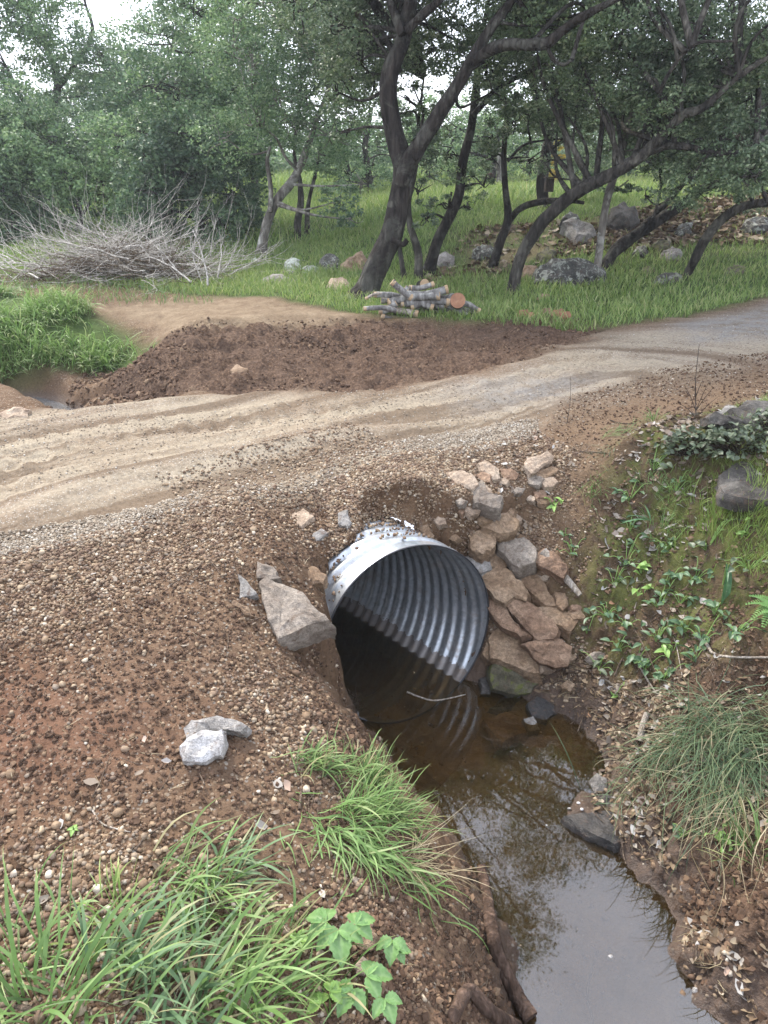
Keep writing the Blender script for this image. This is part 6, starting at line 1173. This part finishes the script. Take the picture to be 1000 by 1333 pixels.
def brush_pile():
    rg = np.random.default_rng(21); cx, cy = G(150, 372)[:2]+np.array([0, .7])
    for nm, m, n, lb in (('brush_pile', M_BLEACH, 380, 'tangled heap of bleached grey branches across the grass at left'), ('brush_pile', M_BRUSHB, 420, 'brown dead twigs and leaves packed low inside the branch heap')):
        A = Acc()
        for i in range(n):
            u = rg.normal(0, .75); v = rg.normal(0, .38); hmax = (.50 if m is M_BLEACH else .42)*math.exp(-(u/1.15)**2)
            p = np.array([cx-.12+u*.88, cy+v, 0]); p[2] = base_h(p[:1], p[1:2])[0]+rg.uniform(.02, 1)*hmax
            bough(A, p, rg.choice([0, PI])+rg.normal(0, .7), rg.normal(.05, .2), rg.uniform(.5, 1.3)*(1 if m is M_BLEACH else .55), rg.uniform(.004, .010), rg, 1, .2)
        tag(A.build(nm, m), lb, 'brush pile', kind='stuff')
    B = [(70,370,-.3,1.25,1.0),(52,378,2.6,.6,1.1),(110,362,2.2,.8,1.2),(125,350,2.,1.,1.05),(170,350,2.4,.9,1.1),(200,350,2.,.8,1.1),(215,352,2.5,.7,1.3),(230,365,1.8,1.1,1.2),(242,384,2.3,.9,1.4),(256,382,1.9,1.15,1.15),(266,384,1.6,1.2,1.2),
         (225,384,2.4,.8,1.2),(280,372,1.3,1.05,.9),(290,370,.6,.8,.8),(250,350,1.6,1.3,1.),(10,360,2.7,.5,1.3),(35,350,2.9,.6,1.4),(140,340,1.8,1.2,.8),(180,340,2.5,.6,1.2),(270,350,1.5,1.2,1.1),(210,330,2.8,.5,1.2),(90,345,2.2,1.,1.1)]
    for i, (px, py, az, el, ln) in enumerate(B):
        g = G(px, py); g = g+np.array([0, rg.uniform(0, .5), rg.uniform(0, .2)]); A = Acc(); bough(A, g, az, el*.8, ln*.62, rg.uniform(.009, .016), rg, 2, .25)
        o = A.build('branch', M_BLEACH, off=g); o.location = g; tag(o, 'long bleached bare branch sticking up out of the brush pile', 'branch', 'bare branches sticking out of the brush pile')
brush_pile()

# ------------------------------------------------------------ the heap of cut logs
M_LOGB = barkmat('cut_log_bark', (.13, .12, .11), (.30, .29, .27), (.40, .40, .37), 22, .012)
def endmat(name, c1, c2, c3):
    m, t, b = mat(name, .75, .2); p = coords(t, True); ln = N(t, 'ShaderNodeVectorMath', _operation='LENGTH'); L(t, p, ln.inputs[0]); wv = mth(t, 'SINE', mth(t, 'MULTIPLY', ln.outputs['Value'], 900.))
    c = ramp(t, noise(t, 18, 4, .6, p), [(.3, c1), (.55, c2), (.75, c3)]); c = mixc(t, .25, c, ramp(t, wv, [(0, (.5,)*3), (1, (1.,)*3)]), 'MULTIPLY'); L(t, c, b.inputs['Base Color']); return m
M_END = endmat('sawn_pale_end', (.30, .20, .11), (.40, .29, .18), (.50, .40, .27)); M_ENDO = endmat('sawn_orange_end', (.20, .10, .06), (.30, .155, .09), (.42, .26, .16))
def log(p0, p1, rpx, label, lift0=0., lift1=0., m=None, em=None, D=None, gp='cut logs heaped by the big oak'):
    if lift0 == 0: p0, p1 = tuple(np.array(p0)-.12*(np.array(p1)-p0)), tuple(np.array(p1)+.12*(np.array(p1)-p0))
    q = G((p0[0]+p1[0])/2, 410.); Y = float(q[1])+(D or 0); a, b = np.array(py_(p0[0], p0[1], Y+lift0)), np.array(py_(p1[0], p1[1], Y+lift1)); c = (a+b)/2; r = rpx*Y/FPX
    t = thing('log', c, label, 'log', gp); A = Acc(); P = catmull([a, (a+b)/2+RNG.normal(size=3)*.02, b], 6)
    tube(A, P, r*(1+.08*RNG.normal(size=len(P)).cumsum()*.15), 14, .16, False, nscale=12); A.build('bark', m or M_LOGB, t, off=c)
    T, Nn, Bb = frames(P)
    for e, s in ((0, -1), (-1, 1)):
        ang = np.linspace(0, 2*PI, 14, endpoint=False); ring = P[e]+(np.cos(ang)[:, None]*Nn[e]+np.sin(ang)[:, None]*Bb[e])*r*1.0; V = np.concatenate([ring+T[e]*s*.003, (P[e]+T[e]*s*.006)[None], ring-T[e]*s*.03])
        j = np.arange(14); F = [np.stack([j, (j+1) % 14, np.full(14, 14)], -1), np.stack([j, j+15, (j+1) % 14+15, (j+1) % 14], -1)]
        o = mesh_np('cut_end', V-P[e], F, em or M_END, False, None, t); o.location = P[e]-c
LG = [((513,369),(534,386),4.2,'steep thin log leaning on the upper left of the log heap'),((535,382),(578,377),5.6,'straight grey log on top of the heap'),((492,384),(532,389),3.6,'thin grey log jutting left from the heap'),
 ((512,393),(566,386),5.2,'crooked grey log across the middle of the heap'),((508,394),(534,401),3.2,'peeled yellow limb in front of the heap middle'),((522,411),(580,402),5.0,'low front log with an orange cut end at its left'),
 ((496,404),(514,396),4.,'short log at the left foot of the heap'),((543,419),(584,418),4.,'lowest log lying on the ground in front of the heap'),((466,417),(498,409),2.6,'thin white limb poking out at the far left of the heap'),((479,388),(502,383),1.9,'thin pale limb pointing left near the oak trunk'),
 ((540,399),(580,394),4.6,'weathered log in the right middle of the heap'),((560,391),(584,388),4.,'short stubby log high on the right of the heap'),((590,401),(627,413),3.8,'grey log sliding off the right end of the heap'),((583,398),(608,411),3.6,'second grey log on the right end, behind the sliding one'),
 ((500,412),(526,417),3.4,'bottom left log half in the grass'),((575,410),(597,406),3.6,'short log end under the orange round'),((522,388),(548,394),4.,'log buried in the heap left of centre'),((505,402),(540,408),4.4,'dark grey log under the peeled limb'),
 ((530,376),(556,384),4.2,'log crossing beneath the top grey log'),((548,408),(588,412),3.8,'log between the front log and the lowest one')]
LG += [((600,396),(622,404),3.4,'log lying at the right end above the sliding one'),((478,402),(512,404),3.,'slim log reaching left out of the heap foot'),((486,412),(512,420),2.6,'thin stick of wood on the grass at the left foot'),
 ((556,398),(592,402),4.2,'log between the weathered log and the lowest ones'),((526,396),(560,400),4.2,'knotty log right of the dark grey log'),((604,410),(634,414),3.,'last small log on the dirt at the far right end'),
 ((500,392),(528,396),3.6,'log just under the thin left jutting one'),((536,374),(562,370),3.4,'short log perched left of the dark log with the yellow face')]
for i, (a, b, r, lb) in enumerate(LG): log(a, b, r, lb, D=.06*((i*5) % 7)-.1, em=M_ENDO if 'orange' in lb else M_END, m=M_STKP if ('peeled' in lb or 'pale limb' in lb or 'white limb' in lb) else None)
log((547,372),(553,369),5.6,'dark log behind the heap with its round yellow cut face towards the road', lift0=.45, lift1=-.05, D=.5, m=M_OAK2)
log((588,392),(596,391),9.5,'thick round with an orange red sawn face at the right of the heap', lift0=.18, lift1=-.18, D=.1, em=M_ENDO)
for i, (x, y, lb) in enumerate([(683,408,'orange split wood piece left end of the row by the dirt'),(695,411,'orange split wood piece second from the left in the row'),(712,406,'brown orange wood piece behind the row'),(727,407,'orange split wood slab toward the right of the row'),(737,410,'pale split wood piece at the right end of the row')]):
    slab([(x-9,y+4),(x-6,y-4),(x+5,y-5),(x+10,y+1),(x+6,y+5)], M_ENDO if i != 2 else M_ROCKO, lb, dict_n if False else (0,-.6,.8), th=.08, lift=.08, group='split wood pieces by the dirt', name='wood_piece', cat='wood piece', amp=.004)
# ------------------------------------------------------------ small far things
def box_on_tree():
    g = np.array(py_(715, 241, 12.9)); t = thing('nest_box', g, 'small dark box fixed to the black upright trunk', 'box')
    def bx(nm, c, s):
        bm = bmesh.new(); bmesh.ops.create_cube(bm, size=1); bmesh.ops.scale(bm, vec=s, verts=bm.verts); bmesh.ops.bevel(bm, geom=bm.edges[:], offset=.006, segments=1, affect='EDGES'); bmesh.ops.translate(bm, vec=c, verts=bm.verts)
        me = bpy.data.meshes.new(nm); bm.to_mesh(me); bm.free(); me.materials.append(M_STKD); o = bpy.data.objects.new(nm, me); COL.objects.link(o); o.parent = t
    bx('box_body', (0, 0, 0), (.13, .14, .20)); bx('box_lid', (0, -.01, .112), (.17, .2, .02))
box_on_tree()
def lamp_post_far():
    q = py_(636, 282, 17.); g = np.array([q[0], q[1], H(q[:1], q[1:2])[0]]); t = thing('path_light', g, 'little black stake with a square head standing in the far grass', 'path light')
    A = Acc(); tube(A, [g*0, np.array([0, 0, .14]), np.array([0, 0, .3])], .012, 8); A.build('post', M_STKD, t)
    B = Acc(); tube(B, [np.array([0, 0, .29]), np.array([0, 0, .31]), np.array([0, 0, .39]), np.array([0, 0, .42])], np.array([.05, .07, .06, .01]), 4); B.build('head', M_STKD, t)
lamp_post_far()
my, ty, by = mat('yellow_cloth', .7, .2); L(ty, ramp(ty, noise(ty, 6, 4, .6, coords(ty)), [(.3, (.50, .36, .07)), (.7, (.66, .54, .14))]), by.inputs['Base Color'])
def yellow():
    c = np.array(py_(723, 212, 21.)); V, F = crown_leaves([(c+np.array([0, 0, z]), (.17, .15, .2), 160) for z in (.35, .1, -.15, -.4)], .13, np.random.default_rng(4))
    base = np.array([c[0], c[1], float(H(c[:1], c[1:2])[0])]); t = thing('yellow_shrub', base, 'bright yellow blossoming bush seen through the trees', 'flowering bush')
    mesh_np('blossom', V-base, F, my, False, None, t); A = Acc(); tube(A, catmull([base*0, (c-base)*.5+np.array([.05, 0, 0]), c-base], 5), np.linspace(.03, .01, 11), 6); A.build('stem', M_OAK2, t)
yellow()

# ------------------------------------------------------------ the air between here and the far trees
def haze():
    bm = bmesh.new(); bmesh.ops.create_cube(bm, size=1); bmesh.ops.scale(bm, vec=(640, 400, 26), verts=bm.verts); bmesh.ops.translate(bm, vec=(0, 30, 11.5), verts=bm.verts)
    me = bpy.data.meshes.new('haze'); bm.to_mesh(me); bm.free(); m = bpy.data.materials.new('haze'); m.use_nodes = True; t = m.node_tree; t.nodes.clear()
    o = N(t, 'ShaderNodeOutputMaterial'); v = N(t, 'ShaderNodeVolumePrincipled'); v.inputs['Color'].default_value = (.90, .95, 1, 1); v.inputs['Density'].default_value = .0016; L(t, v.outputs[0], o.inputs['Volume'])
    me.materials.append(m); ob = bpy.data.objects.new('haze', me); COL.objects.link(ob); tag(ob, kind='stuff')
haze()
